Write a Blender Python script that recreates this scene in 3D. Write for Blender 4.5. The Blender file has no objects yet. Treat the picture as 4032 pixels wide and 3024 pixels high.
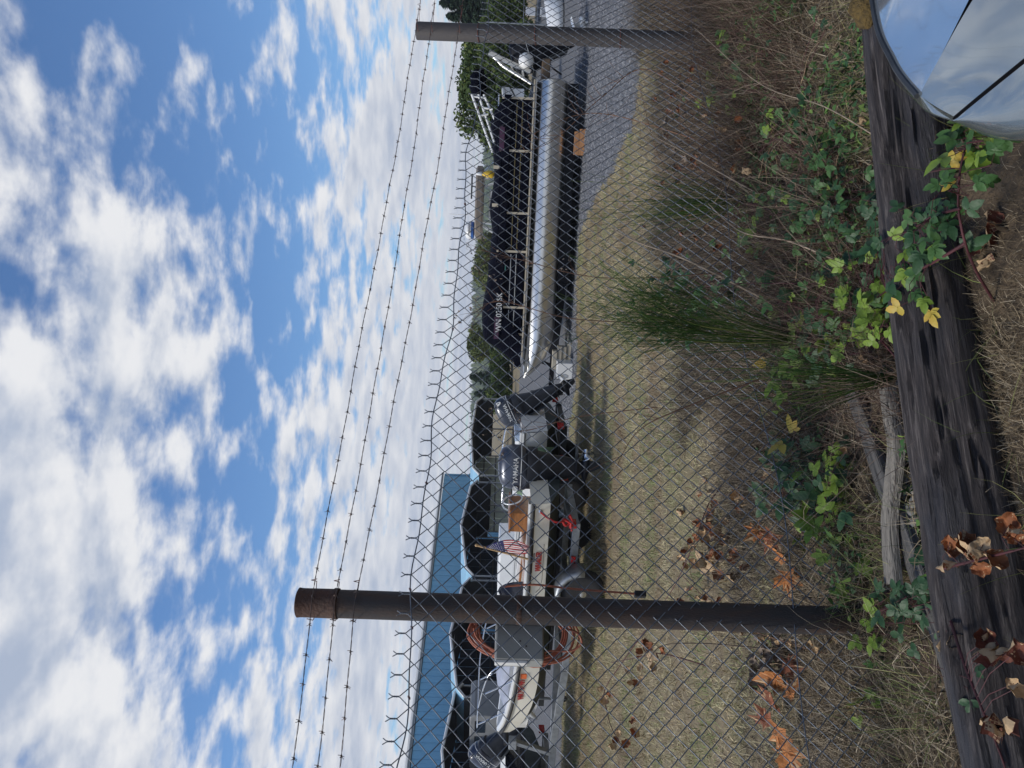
import bpy, math, random
import numpy as np
from mathutils import Vector, Matrix, noise as mnoise
R = math.radians
sc = bpy.context.scene
C = sc.collection

# ------------------------------------------------------------------ camera
FPX, CXP, CYP = 3028.0, 1512.0, 2016.0
PITCH, ROLL = R(1.63), R(2.1)
CAM = Vector((0, 0, 1.55))
_f = Vector((0, math.cos(PITCH), -math.sin(PITCH)))
_r0 = Vector((1, 0, 0)); _p0 = Vector((0, math.sin(PITCH), math.cos(PITCH)))
RV = _r0 * math.cos(ROLL) + _p0 * math.sin(ROLL)
UV = -_r0 * math.sin(ROLL) + _p0 * math.cos(ROLL)
cam = bpy.data.objects.new('camera', bpy.data.cameras.new('camera'))
C.objects.link(cam); sc.camera = cam
cx, cy, cz = -UV, RV, -_f                      # the photograph was taken with the phone turned on its side
cam.matrix_world = Matrix(((cx.x, cy.x, cz.x, CAM.x), (cx.y, cy.y, cz.y, CAM.y), (cx.z, cy.z, cz.z, CAM.z), (0, 0, 0, 1)))
cam.data.sensor_width = 36.0
cam.data.lens = 36.0 * FPX / 4032.0
cam.data.clip_start = 0.05; cam.data.clip_end = 6000

def ray(x, y):                                  # photograph pixel -> direction per metre of depth
    return _f + RV * ((3024 - y - CXP) / FPX) + UV * ((CYP - x) / FPX)
def at(x, y, d): return CAM + ray(x, y) * d
def gnd(x, y, z=0.0):
    r = ray(x, y); return CAM + r * ((z - CAM.z) / r.z)
S = 1.8228
def D(x, y, d): return at(x * S, y * S, d)
def G(x, y, z=0.0): return gnd(x * S, y * S, z)

# ------------------------------------------------------------------ light
SUN_EL, SUN_AZ = R(52), R(-108)                  # azimuth from +Y towards +X
world = bpy.data.worlds.new('World'); sc.world = world; world.use_nodes = True
nt = world.node_tree; nt.nodes.clear()
def wn(t, **k):
    n = nt.nodes.new(t)
    for a, b in k.items(): setattr(n, a, b)
    return n
def wl(a, b): nt.links.new(a, b)
def wmath(op, a, b=None, c=None, clamp=False):
    n = wn('ShaderNodeMath', operation=op, use_clamp=clamp)
    for i, q in enumerate((a, b, c)):
        if q is None: continue
        if isinstance(q, (int, float)): n.inputs[i].default_value = q
        else: wl(q, n.inputs[i])
    return n.outputs[0]
out = wn('ShaderNodeOutputWorld'); bg = wn('ShaderNodeBackground')
sky = wn('ShaderNodeTexSky', sky_type='NISHITA', sun_disc=False)
sky.sun_elevation = SUN_EL; sky.sun_rotation = SUN_AZ; sky.air_density = 1.0; sky.dust_density = 0.3; sky.ozone_density = 2.5
tc = wn('ShaderNodeTexCoord'); sep = wn('ShaderNodeSeparateXYZ'); wl(tc.outputs['Generated'], sep.inputs[0])
zc = wmath('ADD', wmath('MAXIMUM', sep.outputs[2], 0.0), 0.10)
px = wmath('DIVIDE', sep.outputs[0], zc); py = wmath('DIVIDE', sep.outputs[1], zc)
cmb = wn('ShaderNodeCombineXYZ'); wl(px, cmb.inputs[0]); wl(py, cmb.inputs[1])
def wnoise(scale, detail, rough, off, dist=0.0, lac=2.0):
    mp = wn('ShaderNodeMapping'); mp.inputs['Location'].default_value = off; wl(cmb.outputs[0], mp.inputs[0])
    n = wn('ShaderNodeTexNoise', noise_dimensions='2D'); n.inputs['Scale'].default_value = scale; n.inputs['Detail'].default_value = detail
    n.inputs['Roughness'].default_value = rough; n.inputs['Distortion'].default_value = dist; n.inputs['Lacunarity'].default_value = lac
    wl(mp.outputs[0], n.inputs['Vector']); return n.outputs['Fac']
CO = (8.1, 12.2)
big = wnoise(0.55, 2, 0.45, (3.1 + CO[0], 7.4 + CO[1], 0), 0.3)
mid = wnoise(4.4, 7, 0.52, (1.7 + CO[1], 0.3, 0), 0.1)
fine = wnoise(11.0, 7, 0.6, (5.2, 1.1, 0), 0.05)
zpos = wmath('MAXIMUM', sep.outputs[2], 0.0)
# towards the horizon one looks through more and more cloud
hz = wmath('MULTIPLY', wmath('SUBTRACT', 0.40, zpos, clamp=True), 0.62)
dens = wmath('ADD', hz, wmath('ADD', wmath('ADD', wmath('MULTIPLY', big, 0.78), wmath('MULTIPLY', mid, 0.72)), wmath('MULTIPLY', fine, 0.15)))
mr = wn('ShaderNodeMapRange', interpolation_type='SMOOTHSTEP'); wl(dens, mr.inputs[0])
mr.inputs[1].default_value = 0.74; mr.inputs[2].default_value = 0.97
# brightness of the cloud itself: soft grey undersides, white rims on the sunward side
mid2 = wnoise(4.4, 5, 0.48, (1.7 + CO[1] + 0.10, 0.3 + 0.03, 0), 0.1)
fade = wmath('ADD', wmath('MULTIPLY', zpos, 2.2, clamp=True), 0.12, clamp=True)
rel = wmath('MULTIPLY', wmath('ADD', wmath('MULTIPLY', wmath('SUBTRACT', mid, mid2), 1.5), wmath('MULTIPLY', wmath('SUBTRACT', fine, 0.5), 0.5)), fade)
thick = wmath('MULTIPLY', wmath('SUBTRACT', 1.12, dens), 0.75)
shade = wn('ShaderNodeMapRange', interpolation_type='SMOOTHSTEP'); wl(wmath('ADD', wmath('ADD', rel, thick), 0.46), shade.inputs[0])
shade.inputs[1].default_value = 0.18; shade.inputs[2].default_value = 0.86
ramp = wn('ShaderNodeMix', data_type='RGBA'); wl(shade.outputs[0], ramp.inputs[0])
ramp.inputs[6].default_value = (0.47, 0.55, 0.71, 1); ramp.inputs[7].default_value = (0.96, 0.97, 1.0, 1)
SKY_STRENGTH = 0.098
skym = wn('ShaderNodeVectorMath', operation='MULTIPLY'); wl(sky.outputs[0], skym.inputs[0]); skym.inputs[1].default_value = (SKY_STRENGTH * 0.68, SKY_STRENGTH * 0.88, SKY_STRENGTH * 1.08)
CLOUD = 0.68
cl = wn('ShaderNodeVectorMath', operation='MULTIPLY'); wl(ramp.outputs[2], cl.inputs[0]); cl.inputs[1].default_value = (CLOUD,) * 3
mixw = wn('ShaderNodeMix', data_type='RGBA'); wl(mr.outputs[0], mixw.inputs[0]); wl(skym.outputs[0], mixw.inputs[6]); wl(cl.outputs[0], mixw.inputs[7])
wl(mixw.outputs[2], bg.inputs[0]); bg.inputs[1].default_value = 1.0; wl(bg.outputs[0], out.inputs[0])

sun = bpy.data.objects.new('sun', bpy.data.lights.new('sun', 'SUN')); C.objects.link(sun)
sun.data.energy = 2.2; sun.data.angle = R(12); sun.data.color = (1.0, 0.95, 0.87)
sd = Vector((math.sin(SUN_AZ) * math.cos(SUN_EL), math.cos(SUN_AZ) * math.cos(SUN_EL), math.sin(SUN_EL)))
sun.rotation_euler = sd.to_track_quat('Z', 'Y').to_euler(); sun.location = sd * 60
sc.view_settings.view_transform = 'Standard'; sc.view_settings.look = 'None'
sc.view_settings.exposure = 0.35; sc.view_settings.gamma = 1.0; sc.view_settings.use_curve_mapping = False
sc.cycles.use_denoising = True
sc.cycles.max_bounces = 6; sc.cycles.transparent_max_bounces = 8
sc.cycles.caustics_reflective = False; sc.cycles.caustics_refractive = False

# ------------------------------------------------------------------ materials
MATS = {}
def mat(name, col, rough=0.6, metal=0.0, var=0.15, scale=6.0, bump=0.0, bscale=None, col2=None, spec=0.5, coat=0.0, stretch=None, thr=(0.35, 0.65), trans=0.0, attr=None, coords='Object'):
    if name in MATS: return MATS[name]
    m = bpy.data.materials.new(name); m.use_nodes = True
    t = m.node_tree; p = t.nodes['Principled BSDF']
    p.inputs['Roughness'].default_value = rough; p.inputs['Metallic'].default_value = metal
    p.inputs['Specular IOR Level'].default_value = spec; p.inputs['Coat Weight'].default_value = coat
    c1 = (*[max(0, c * (1 - var)) for c in col], 1); c2 = (*(col2 if col2 else [min(1, c * (1 + var)) for c in col]), 1)
    if trans: p.inputs['Transmission Weight'].default_value = trans
    mix = t.nodes.new('ShaderNodeMix'); mix.data_type = 'RGBA'; mix.inputs[6].default_value = c1; mix.inputs[7].default_value = c2
    tcn = t.nodes.new('ShaderNodeTexCoord'); mp = t.nodes.new('ShaderNodeMapping')
    t.links.new(tcn.outputs[coords], mp.inputs[0])
    if stretch: mp.inputs['Scale'].default_value = stretch
    if attr:
        a = t.nodes.new('ShaderNodeAttribute'); a.attribute_name = attr; t.links.new(a.outputs['Fac'], mix.inputs[0])
    else:
        n = t.nodes.new('ShaderNodeTexNoise'); n.inputs['Scale'].default_value = scale; n.inputs['Detail'].default_value = 6; n.inputs['Roughness'].default_value = 0.6
        t.links.new(mp.outputs[0], n.inputs['Vector'])
        rg = t.nodes.new('ShaderNodeMapRange'); rg.inputs[1].default_value, rg.inputs[2].default_value = thr
        t.links.new(n.outputs['Fac'], rg.inputs[0]); t.links.new(rg.outputs[0], mix.inputs[0])
        rr = t.nodes.new('ShaderNodeMapRange'); rr.inputs[3].default_value = max(0.02, rough * 0.8); rr.inputs[4].default_value = min(1, rough * 1.2)
        t.links.new(n.outputs['Fac'], rr.inputs[0]); t.links.new(rr.outputs[0], p.inputs['Roughness'])
    t.links.new(mix.outputs[2], p.inputs['Base Color'])
    if bump:
        nb = t.nodes.new('ShaderNodeTexNoise'); nb.inputs['Scale'].default_value = bscale or scale * 4; nb.inputs['Detail'].default_value = 6
        t.links.new(mp.outputs[0], nb.inputs['Vector'])
        b = t.nodes.new('ShaderNodeBump'); b.inputs['Strength'].default_value = bump; b.inputs['Distance'].default_value = 0.02
        t.links.new(nb.outputs['Fac'], b.inputs['Height']); t.links.new(b.outputs[0], p.inputs['Normal'])
    MATS[name] = m; return m
def ramp_attr_mat(name, stops, rough=0.8, trans=False):
    m = bpy.data.materials.new(name); m.use_nodes = True; t = m.node_tree; p = t.nodes['Principled BSDF']
    p.inputs['Roughness'].default_value = rough; p.inputs['Specular IOR Level'].default_value = 0.25
    a = t.nodes.new('ShaderNodeAttribute'); a.attribute_name = 'rnd'
    cr = t.nodes.new('ShaderNodeValToRGB'); el = cr.color_ramp.elements
    while len(el) < len(stops): el.new(0.5)
    for e, (pos, c) in zip(el, stops): e.position = pos; e.color = (*c, 1)
    t.links.new(a.outputs['Fac'], cr.inputs[0]); t.links.new(cr.outputs[0], p.inputs['Base Color'])
    MATS[name] = m; return m

M_galv = mat('galvanised_wire', (0.155, 0.175, 0.205), 0.45, 0.6, 0.4, 14)
M_barb = mat('weathered_barbed_steel', (0.12, 0.12, 0.13), 0.6, 0.5, 0.3, 40, col2=(0.16, 0.10, 0.075))
M_rusttie = mat('rusty_tie_wire', (0.16, 0.055, 0.04), 0.8, 0.2, 0.3, 60)
M_pipe = mat('rusty_steel_pipe', (0.055, 0.05, 0.052), 0.7, 0.25, 0.2, 2.2, 0.25, 40, col2=(0.085, 0.048, 0.03), stretch=(6, 6, 1.6), thr=(0.42, 0.72))
M_cap = mat('rusty_pipe_sleeve', (0.12, 0.052, 0.03), 0.85, 0.1, 0.35, 12, 0.4, 70, col2=(0.06, 0.04, 0.033))
M_pipe2 = mat('grey_brown_steel_pipe', (0.085, 0.075, 0.072), 0.7, 0.15, 0.2, 5, 0.25, 40, col2=(0.07, 0.065, 0.068), stretch=(4, 4, 1))
M_box = mat('aged_grey_enclosure', (0.36, 0.37, 0.36), 0.55, 0.15, 0.14, 3, 0.06, 40, col2=(0.30, 0.30, 0.27))
M_white = mat('white_paint', (0.74, 0.74, 0.72), 0.4, 0, 0.07, 5)
M_cord = mat('faded_orange_cord', (0.36, 0.115, 0.065), 0.6, 0, 0.25, 30)
M_black = mat('black_rubber', (0.018, 0.018, 0.02), 0.65, 0, 0.25, 20)
M_blackpaint = mat('black_satin_paint', (0.009, 0.010, 0.014), 0.5, 0, 0.2, 8, spec=0.2)
M_cream = mat('cream_gelcoat', (0.82, 0.79, 0.69), 0.3, 0, 0.05, 2.5, coat=0.3, col2=(0.66, 0.60, 0.45), thr=(0.5, 0.85))
M_gelwhite = mat('white_gelcoat', (0.80, 0.80, 0.78), 0.3, 0, 0.07, 3, coat=0.3)
M_bottom = mat('worn_dark_bottom_paint', (0.035, 0.048, 0.05), 0.65, 0, 0.3, 3, 0.05, col2=(0.07, 0.085, 0.08))
M_wood = mat('varnished_mahogany', (0.30, 0.115, 0.03), 0.35, 0, 0.25, 4, coat=0.4, stretch=(1, 8, 8))
M_pole = mat('pale_wood_pole', (0.46, 0.30, 0.15), 0.6, 0, 0.15, 10)
M_steel = mat('polished_stainless', (0.62, 0.64, 0.67), 0.16, 1.0, 0.06, 6)
M_alu = mat('brushed_aluminium', (0.66, 0.65, 0.62), 0.30, 1.0, 0.10, 1.6, 0.05, 30, stretch=(1.2, 1, 1))
M_galvsteel = mat('galvanised_trailer_steel', (0.30, 0.32, 0.34), 0.5, 0.8, 0.25, 8)
M_frame = mat('dark_trailer_frame', (0.05, 0.055, 0.06), 0.5, 0.3, 0.25, 6)
M_tyre = mat('tyre_rubber', (0.018, 0.018, 0.02), 0.75, 0, 0.3, 12, 0.1, 60)
M_rimdark = mat('dark_steel_rim', (0.07, 0.075, 0.08), 0.45, 0.6, 0.25, 10)
M_redlens = mat('red_lamp_lens', (0.36, 0.012, 0.012), 0.25, 0, 0.15, 20, coat=0.4)
M_red = mat('red_strap', (0.42, 0.02, 0.02), 0.7, 0, 0.2, 30)
M_orange = mat('orange_sticker', (0.75, 0.16, 0.04), 0.5, 0, 0.1, 30)
M_yellow = mat('yellow_paint', (0.70, 0.45, 0.03), 0.5, 0, 0.15, 20)
M_cowl = mat('grey_blue_metallic_cowl', (0.045, 0.055, 0.082), 0.3, 0.3, 0.2, 4, coat=0.3)
M_cowl2 = mat('charcoal_metallic_cowl', (0.028, 0.034, 0.05), 0.32, 0.3, 0.2, 4, coat=0.3)
M_navycowl = mat('navy_gloss_cowl', (0.02, 0.026, 0.05), 0.25, 0.1, 0.15, 4, coat=0.5)
M_leg = mat('dark_grey_outboard_leg', (0.016, 0.019, 0.027), 0.42, 0.2, 0.3, 6)
M_silver = mat('silver_lettering', (0.62, 0.63, 0.62), 0.4, 0.3, 0.05, 10)
M_redtext = mat('red_lettering', (0.35, 0.03, 0.03), 0.5, 0, 0.1, 10)
M_dark = mat('charcoal_print', (0.05, 0.03, 0.03), 0.5, 0, 0.1, 10)
M_cover = mat('navy_black_canvas_cover', (0.0035, 0.004, 0.009), 0.9, 0, 0.3, 4, 0.3, 25, spec=0.04)
M_panel = mat('navy_pontoon_panel', (0.003, 0.0035, 0.009), 0.6, 0.0, 0.2, 3, spec=0.05)
M_gold = mat('gold_trim', (0.16, 0.13, 0.06), 0.45, 0.4, 0.15, 10)
M_tan = mat('tan_trim', (0.50, 0.44, 0.34), 0.5, 0.1, 0.1, 10)
M_purple = mat('plum_canvas_patch', (0.055, 0.02, 0.05), 0.8, 0, 0.2, 10)
M_teal = mat('teal_sticker', (0.10, 0.38, 0.36), 0.5, 0, 0.1, 10)
M_tarp = mat('green_tarp', (0.17, 0.26, 0.16), 0.6, 0, 0.2, 6, 0.3, 14)
M_blue = mat('pale_blue_steel_siding', (0.21, 0.46, 0.66), 0.5, 0.1, 0.07, 1.2)
M_greytrim = mat('grey_gutter_trim', (0.36, 0.37, 0.37), 0.5, 0.1, 0.12, 3)
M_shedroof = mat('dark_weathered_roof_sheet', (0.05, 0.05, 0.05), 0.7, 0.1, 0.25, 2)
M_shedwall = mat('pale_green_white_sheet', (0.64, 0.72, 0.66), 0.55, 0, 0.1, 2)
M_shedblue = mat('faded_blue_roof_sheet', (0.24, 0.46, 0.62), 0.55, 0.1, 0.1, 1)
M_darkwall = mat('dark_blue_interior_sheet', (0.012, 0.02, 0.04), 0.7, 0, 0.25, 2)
M_glass = mat('dark_window_glass', (0.02, 0.024, 0.028), 0.08, 0, 0.1, 5, spec=0.6)
M_van = mat('shaded_grey_van_paint', (0.21, 0.215, 0.215), 0.5, 0, 0.12, 2)  # van grey darkened, with the carport's shade put into the colour
M_topbrown = mat('taupe_canvas', (0.20, 0.165, 0.13), 0.7, 0, 0.12, 6)
M_radblue = mat('blue_radar_base', (0.03, 0.11, 0.36), 0.4, 0, 0.1, 6)
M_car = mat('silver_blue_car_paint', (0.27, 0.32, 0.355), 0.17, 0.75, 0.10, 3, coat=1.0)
M_skysheen = mat('pale_blue_grey_sky_sheen', (0.46, 0.52, 0.58), 0.085, 0.8, 0.04, 3, coat=1.0)  # car paint brightened for the bonnet, sky reflection put into the colour
M_flagred = mat('flag_red', (0.42, 0.02, 0.03), 0.8, 0, 0.1, 20)
M_flagwhite = mat('flag_white', (0.74, 0.72, 0.70), 0.8, 0, 0.06, 20)
M_flagblue = mat('flag_blue', (0.03, 0.03, 0.12), 0.8, 0, 0.1, 20)
M_bark = mat('tree_bark', (0.09, 0.065, 0.045), 0.9, 0, 0.3, 10, 0.4)
M_cane = mat('red_bramble_stem', (0.062, 0.014, 0.017), 0.7, 0, 0.35, 25)
M_deadcane = mat('dead_brown_stem', (0.17, 0.09, 0.055), 0.8, 0, 0.35, 20)
M_twig = mat('pale_dead_twig', (0.30, 0.235, 0.17), 0.85, 0, 0.3, 20)
M_broomstem = mat('olive_broom_stem', (0.16, 0.17, 0.035), 0.7, 0, 0.25, 12)
M_plank = mat('weathered_grey_plank', (0.34, 0.31, 0.265), 0.85, 0, 0.25, 5, 0.8, 14, col2=(0.11, 0.10, 0.09), stretch=(0.6, 9, 9), thr=(0.45, 0.75))
M_plank2 = mat('mossy_grey_plank', (0.19, 0.18, 0.17), 0.85, 0, 0.3, 5, 0.8, 14, col2=(0.055, 0.056, 0.056), stretch=(0.6, 9, 9), thr=(0.42, 0.72))
M_notice = mat('white_notice_board', (0.72, 0.73, 0.74), 0.5, 0, 0.05, 6)

def leafmat(name, c, c2):
    m = mat(name, c, 0.5, 0, 0.18, 9, 0.15, 60, col2=c2, spec=0.35, thr=(0.3, 0.75)); return m
M_leafdark = leafmat('dark_green_leaf', (0.022, 0.062, 0.024), (0.038, 0.095, 0.035))
M_leafmid = leafmat('green_leaf', (0.040, 0.10, 0.026), (0.065, 0.145, 0.038))
M_leaflime = leafmat('lime_leaf', (0.13, 0.225, 0.026), (0.20, 0.29, 0.036))
M_leafyellow = leafmat('yellow_leaf', (0.42, 0.36, 0.05), (0.46, 0.27, 0.05))
M_dryrust = mat('rust_dry_leaf', (0.25, 0.085, 0.028), 0.75, 0, 0.35, 14, 0.3, 60)
M_drytan = mat('tan_dry_leaf', (0.46, 0.32, 0.18), 0.8, 0, 0.2, 14, 0.3, 60)
M_dryred = mat('dark_russet_dry_leaf', (0.14, 0.04, 0.022), 0.7, 0, 0.3, 14, 0.3, 60)
M_drygrey = mat('grey_brown_dry_leaf', (0.23, 0.18, 0.14), 0.85, 0, 0.25, 14, 0.3, 60)
M_moss = mat('rusty_moss', (0.10, 0.065, 0.018), 0.95, 0, 0.35, 60, 0.8, 90)
M_stone = mat('grey_stone', (0.20, 0.20, 0.20), 0.9, 0, 0.35, 3)
STRAW = ramp_attr_mat('dry_straw', [(0, (0.07, 0.05, 0.03)), (0.35, (0.165, 0.125, 0.078)), (0.75, (0.30, 0.24, 0.155)), (1, (0.50, 0.43, 0.32))])
LAWN = ramp_attr_mat('mown_dry_lawn', [(0, (0.20, 0.14, 0.08)), (0.25, (0.36, 0.285, 0.165)), (0.55, (0.52, 0.44, 0.28)), (0.78, (0.46, 0.41, 0.24)), (0.9, (0.24, 0.27, 0.11)), (1, (0.14, 0.21, 0.06))])
BROOM = ramp_attr_mat('green_broom_twigs', [(0, (0.022, 0.060, 0.016)), (0.6, (0.055, 0.12, 0.022)), (1, (0.14, 0.20, 0.045))], 0.6)
FOLI = ramp_attr_mat('broadleaf_foliage', [(0, (0.025, 0.05, 0.014)), (0.6, (0.06, 0.095, 0.022)), (1, (0.13, 0.15, 0.035))], 0.7)
FOLI2 = ramp_attr_mat('yellow_green_foliage', [(0, (0.06, 0.085, 0.025)), (0.6, (0.13, 0.16, 0.045)), (1, (0.22, 0.23, 0.07))], 0.7)
CONI = ramp_attr_mat('conifer_foliage', [(0, (0.016, 0.034, 0.022)), (1, (0.035, 0.065, 0.035))], 0.8)
GRAV = ramp_attr_mat('gravel_stones', [(0, (0.075, 0.08, 0.09)), (0.6, (0.14, 0.145, 0.16)), (1, (0.27, 0.27, 0.28))], 0.9)
LITTER = ramp_attr_mat('dark_leaf_litter', [(0, (0.05, 0.035, 0.022)), (0.6, (0.13, 0.085, 0.05)), (1, (0.26, 0.18, 0.11))], 0.9)

# ------------------------------------------------------------------ mesh helpers
class MB:
    def __init__(s): s.v = []; s.f = []; s.m = []
    def add(s, vs, fs, mi=0, M=None):
        o = len(s.v)
        s.v += [tuple(M @ Vector(p)) for p in vs] if M is not None else [tuple(p) for p in vs]
        s.f += [tuple(i + o for i in f) for f in fs]; s.m += [mi] * len(fs); return s
    def box(s, c, d, M=None, mi=0, taper=1.0):
        x, y, z = d[0] / 2, d[1] / 2, d[2] / 2; t = taper
        vs = [(c[0] + a * x * (t if e > 0 else 1), c[1] + b * y * (t if e > 0 else 1), c[2] + e * z) for e in (-1, 1) for a, b in ((-1, -1), (1, -1), (1, 1), (-1, 1))]
        return s.add(vs, [(3, 2, 1, 0), (4, 5, 6, 7), (0, 1, 5, 4), (1, 2, 6, 5), (2, 3, 7, 6), (3, 0, 4, 7)], mi, M)
    def bar(s, a, b, w, h, mi=0, up=(0, 0, 1)):
        a = Vector(a); b = Vector(b); d = b - a; L = d.length; d.normalize()
        u = Vector(up); y = u.cross(d)
        if y.length < 1e-4: y = Vector((0, 1, 0)).cross(d)
        y.normalize(); z = d.cross(y)
        M = Matrix(((d.x, y.x, z.x, a.x), (d.y, y.y, z.y, a.y), (d.z, y.z, z.z, a.z), (0, 0, 0, 1)))
        return s.box((L / 2, 0, 0), (L, w, h), M, mi)
    def tube(s, pts, r, n=6, cap=True, mi=0, closed=False):
        pts = [Vector(p) for p in pts]; k = len(pts); rr = r if hasattr(r, '__len__') else [r] * k
        vs = []; fs = []; up = None
        for i, p in enumerate(pts):
            if closed: t = pts[(i + 1) % k] - pts[i - 1]
            else: t = pts[min(i + 1, k - 1)] - pts[max(i - 1, 0)]
            if t.length < 1e-9: t = Vector((0, 0, 1))
            t.normalize()
            if up is None:
                up = Vector((0, 0, 1)) if abs(t.z) < 0.9 else Vector((1, 0, 0))
            a = up - t * up.dot(t)
            if a.length < 1e-5: a = t.orthogonal()
            a.normalize(); up = a; b = t.cross(a)
            for j in range(n):
                q = 2 * math.pi * j / n; vs.append(p + (a * math.cos(q) + b * math.sin(q)) * rr[i])
        for i in range(k if closed else k - 1):
            i2 = (i + 1) % k
            for j in range(n):
                j2 = (j + 1) % n; fs.append((i * n + j, i * n + j2, i2 * n + j2, i2 * n + j))
        if cap and not closed: fs += [tuple(range(n))[::-1], tuple((k - 1) * n + j for j in range(n))]
        return s.add(vs, fs, mi)
    def loft(s, rings, cap=True, closed=True, mi=0, M=None):
        n = len(rings[0]); k = len(rings); vs = [p for r in rings for p in r]; fs = []
        for i in range(k - 1):
            for j in range(n if closed else n - 1):
                j2 = (j + 1) % n; fs.append((i * n + j, i * n + j2, (i + 1) * n + j2, (i + 1) * n + j))
        if cap and closed: fs += [tuple(range(n))[::-1], tuple((k - 1) * n + j for j in range(n))]
        return s.add(vs, fs, mi, M)
    def lathe(s, prof, n=24, M=None, mi=0):            # profile (r, h) turned about local Z
        rings = [[(r * math.cos(2 * math.pi * j / n), r * math.sin(2 * math.pi * j / n), h) for j in range(n)] for r, h in prof]
        return s.loft(rings, True, True, mi, M)
    def prism(s, poly, z0, z1, M=None, mi=0):
        n = len(poly); vs = [(x, y, z0) for x, y in poly] + [(x, y, z1) for x, y in poly]
        fs = [tuple(range(n))[::-1], tuple(range(n, 2 * n))] + [(i, (i + 1) % n, n + (i + 1) % n, n + i) for i in range(n)]
        return s.add(vs, fs, mi, M)
    def mesh(s, name, mats, smooth=None):
        me = bpy.data.meshes.new(name); me.from_pydata(s.v, [], s.f)
        for m in (mats if isinstance(mats, (list, tuple)) else [mats]): me.materials.append(m)
        if any(s.m): me.polygons.foreach_set('material_index', s.m)
        if smooth:
            me.polygons.foreach_set('use_smooth', [True] * len(s.f)); me.update()
            me.set_sharp_from_angle(angle=R(smooth))
        me.update(); return me
    def build(s, name, mats, parent=None, smooth=None, bevel=0, subsurf=0):
        o = link(name, s.mesh(name, mats, smooth), parent)
        if bevel:
            b = o.modifiers.new('bevel', 'BEVEL'); b.width = bevel; b.segments = 2; b.limit_method = 'ANGLE'; b.angle_limit = R(40)
        if subsurf:
            b = o.modifiers.new('subsurf', 'SUBSURF'); b.levels = subsurf; b.render_levels = subsurf
        return o
def link(name, data, parent=None):
    o = bpy.data.objects.new(name, data); C.objects.link(o)
    if parent is not None: o.parent = parent
    return o
def thing(name, label, cat, loc=(0, 0, 0), rz=0.0, group=None):
    o = link(name, None); o.location = loc; o.rotation_euler = (0, 0, rz); tag(o, label, cat, group); o.empty_display_size = 0.1; return o
def part_group(name, parent, loc=(0, 0, 0), rot=(0, 0, 0)):
    o = link(name, None, parent); o.location = loc; o.rotation_euler = rot; return o
def tag(o, label=None, cat=None, group=None, kind=None):
    if label: o['label'] = label
    if cat: o['category'] = cat
    if group: o['group'] = group
    if kind: o['kind'] = kind
    return o
def text(name, body, size, material, parent, M, extrude=0.002, align='CENTER', shear=0.0, sx=1.0, offset=0.0):
    cu = bpy.data.curves.new('t', 'FONT'); cu.body = body; cu.size = size; cu.extrude = extrude; cu.align_x = align; cu.align_y = 'CENTER'; cu.shear = shear; cu.offset = offset
    o = bpy.data.objects.new('t', cu); C.objects.link(o)
    dg = bpy.context.evaluated_depsgraph_get(); me = bpy.data.meshes.new_from_object(o.evaluated_get(dg))
    bpy.data.objects.remove(o); bpy.data.curves.remove(cu)
    me.transform(M @ Matrix.Diagonal((sx, 1, 1, 1))); me.materials.clear(); me.materials.append(material); me.name = name
    return link(name, me, parent)
def frame(o, x, y):                                        # matrix: local X along x, local Y along y (text plane)
    x = Vector(x).normalized(); z = x.cross(Vector(y)).normalized(); y = z.cross(x); o = Vector(o)
    return Matrix(((x.x, y.x, z.x, o.x), (x.y, y.y, z.y, o.y), (x.z, y.z, z.z, o.z), (0, 0, 0, 1)))
def spline(pts, n):
    pts = [Vector(p) for p in pts]; P = [pts[0]] + pts + [pts[-1]]; out = []
    for i in range(1, len(P) - 2):
        for k in range(n):
            t = k / n; a, b, c, d = P[i - 1], P[i], P[i + 1], P[i + 2]
            out.append(0.5 * ((2 * b) + (c - a) * t + (2 * a - 5 * b + 4 * c - d) * t * t + (3 * b - a - 3 * c + d) * t ** 3))
    out.append(pts[-1]); return out
def np_mesh(name, verts, faces, material, rnd=None):
    me = bpy.data.meshes.new(name); nv, nf, k = len(verts), len(faces), faces.shape[1]
    me.vertices.add(nv); me.vertices.foreach_set('co', verts.astype(np.float32).ravel())
    me.loops.add(nf * k); me.loops.foreach_set('vertex_index', faces.astype(np.int32).ravel())
    me.polygons.add(nf); me.polygons.foreach_set('loop_start', np.arange(0, nf * k, k, dtype=np.int32))
    if rnd is not None:
        a = me.attributes.new('rnd', 'FLOAT', 'POINT'); a.data.foreach_set('value', rnd.astype(np.float32))
    me.materials.append(material); me.update(calc_edges=True); me.validate(); return me
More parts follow.
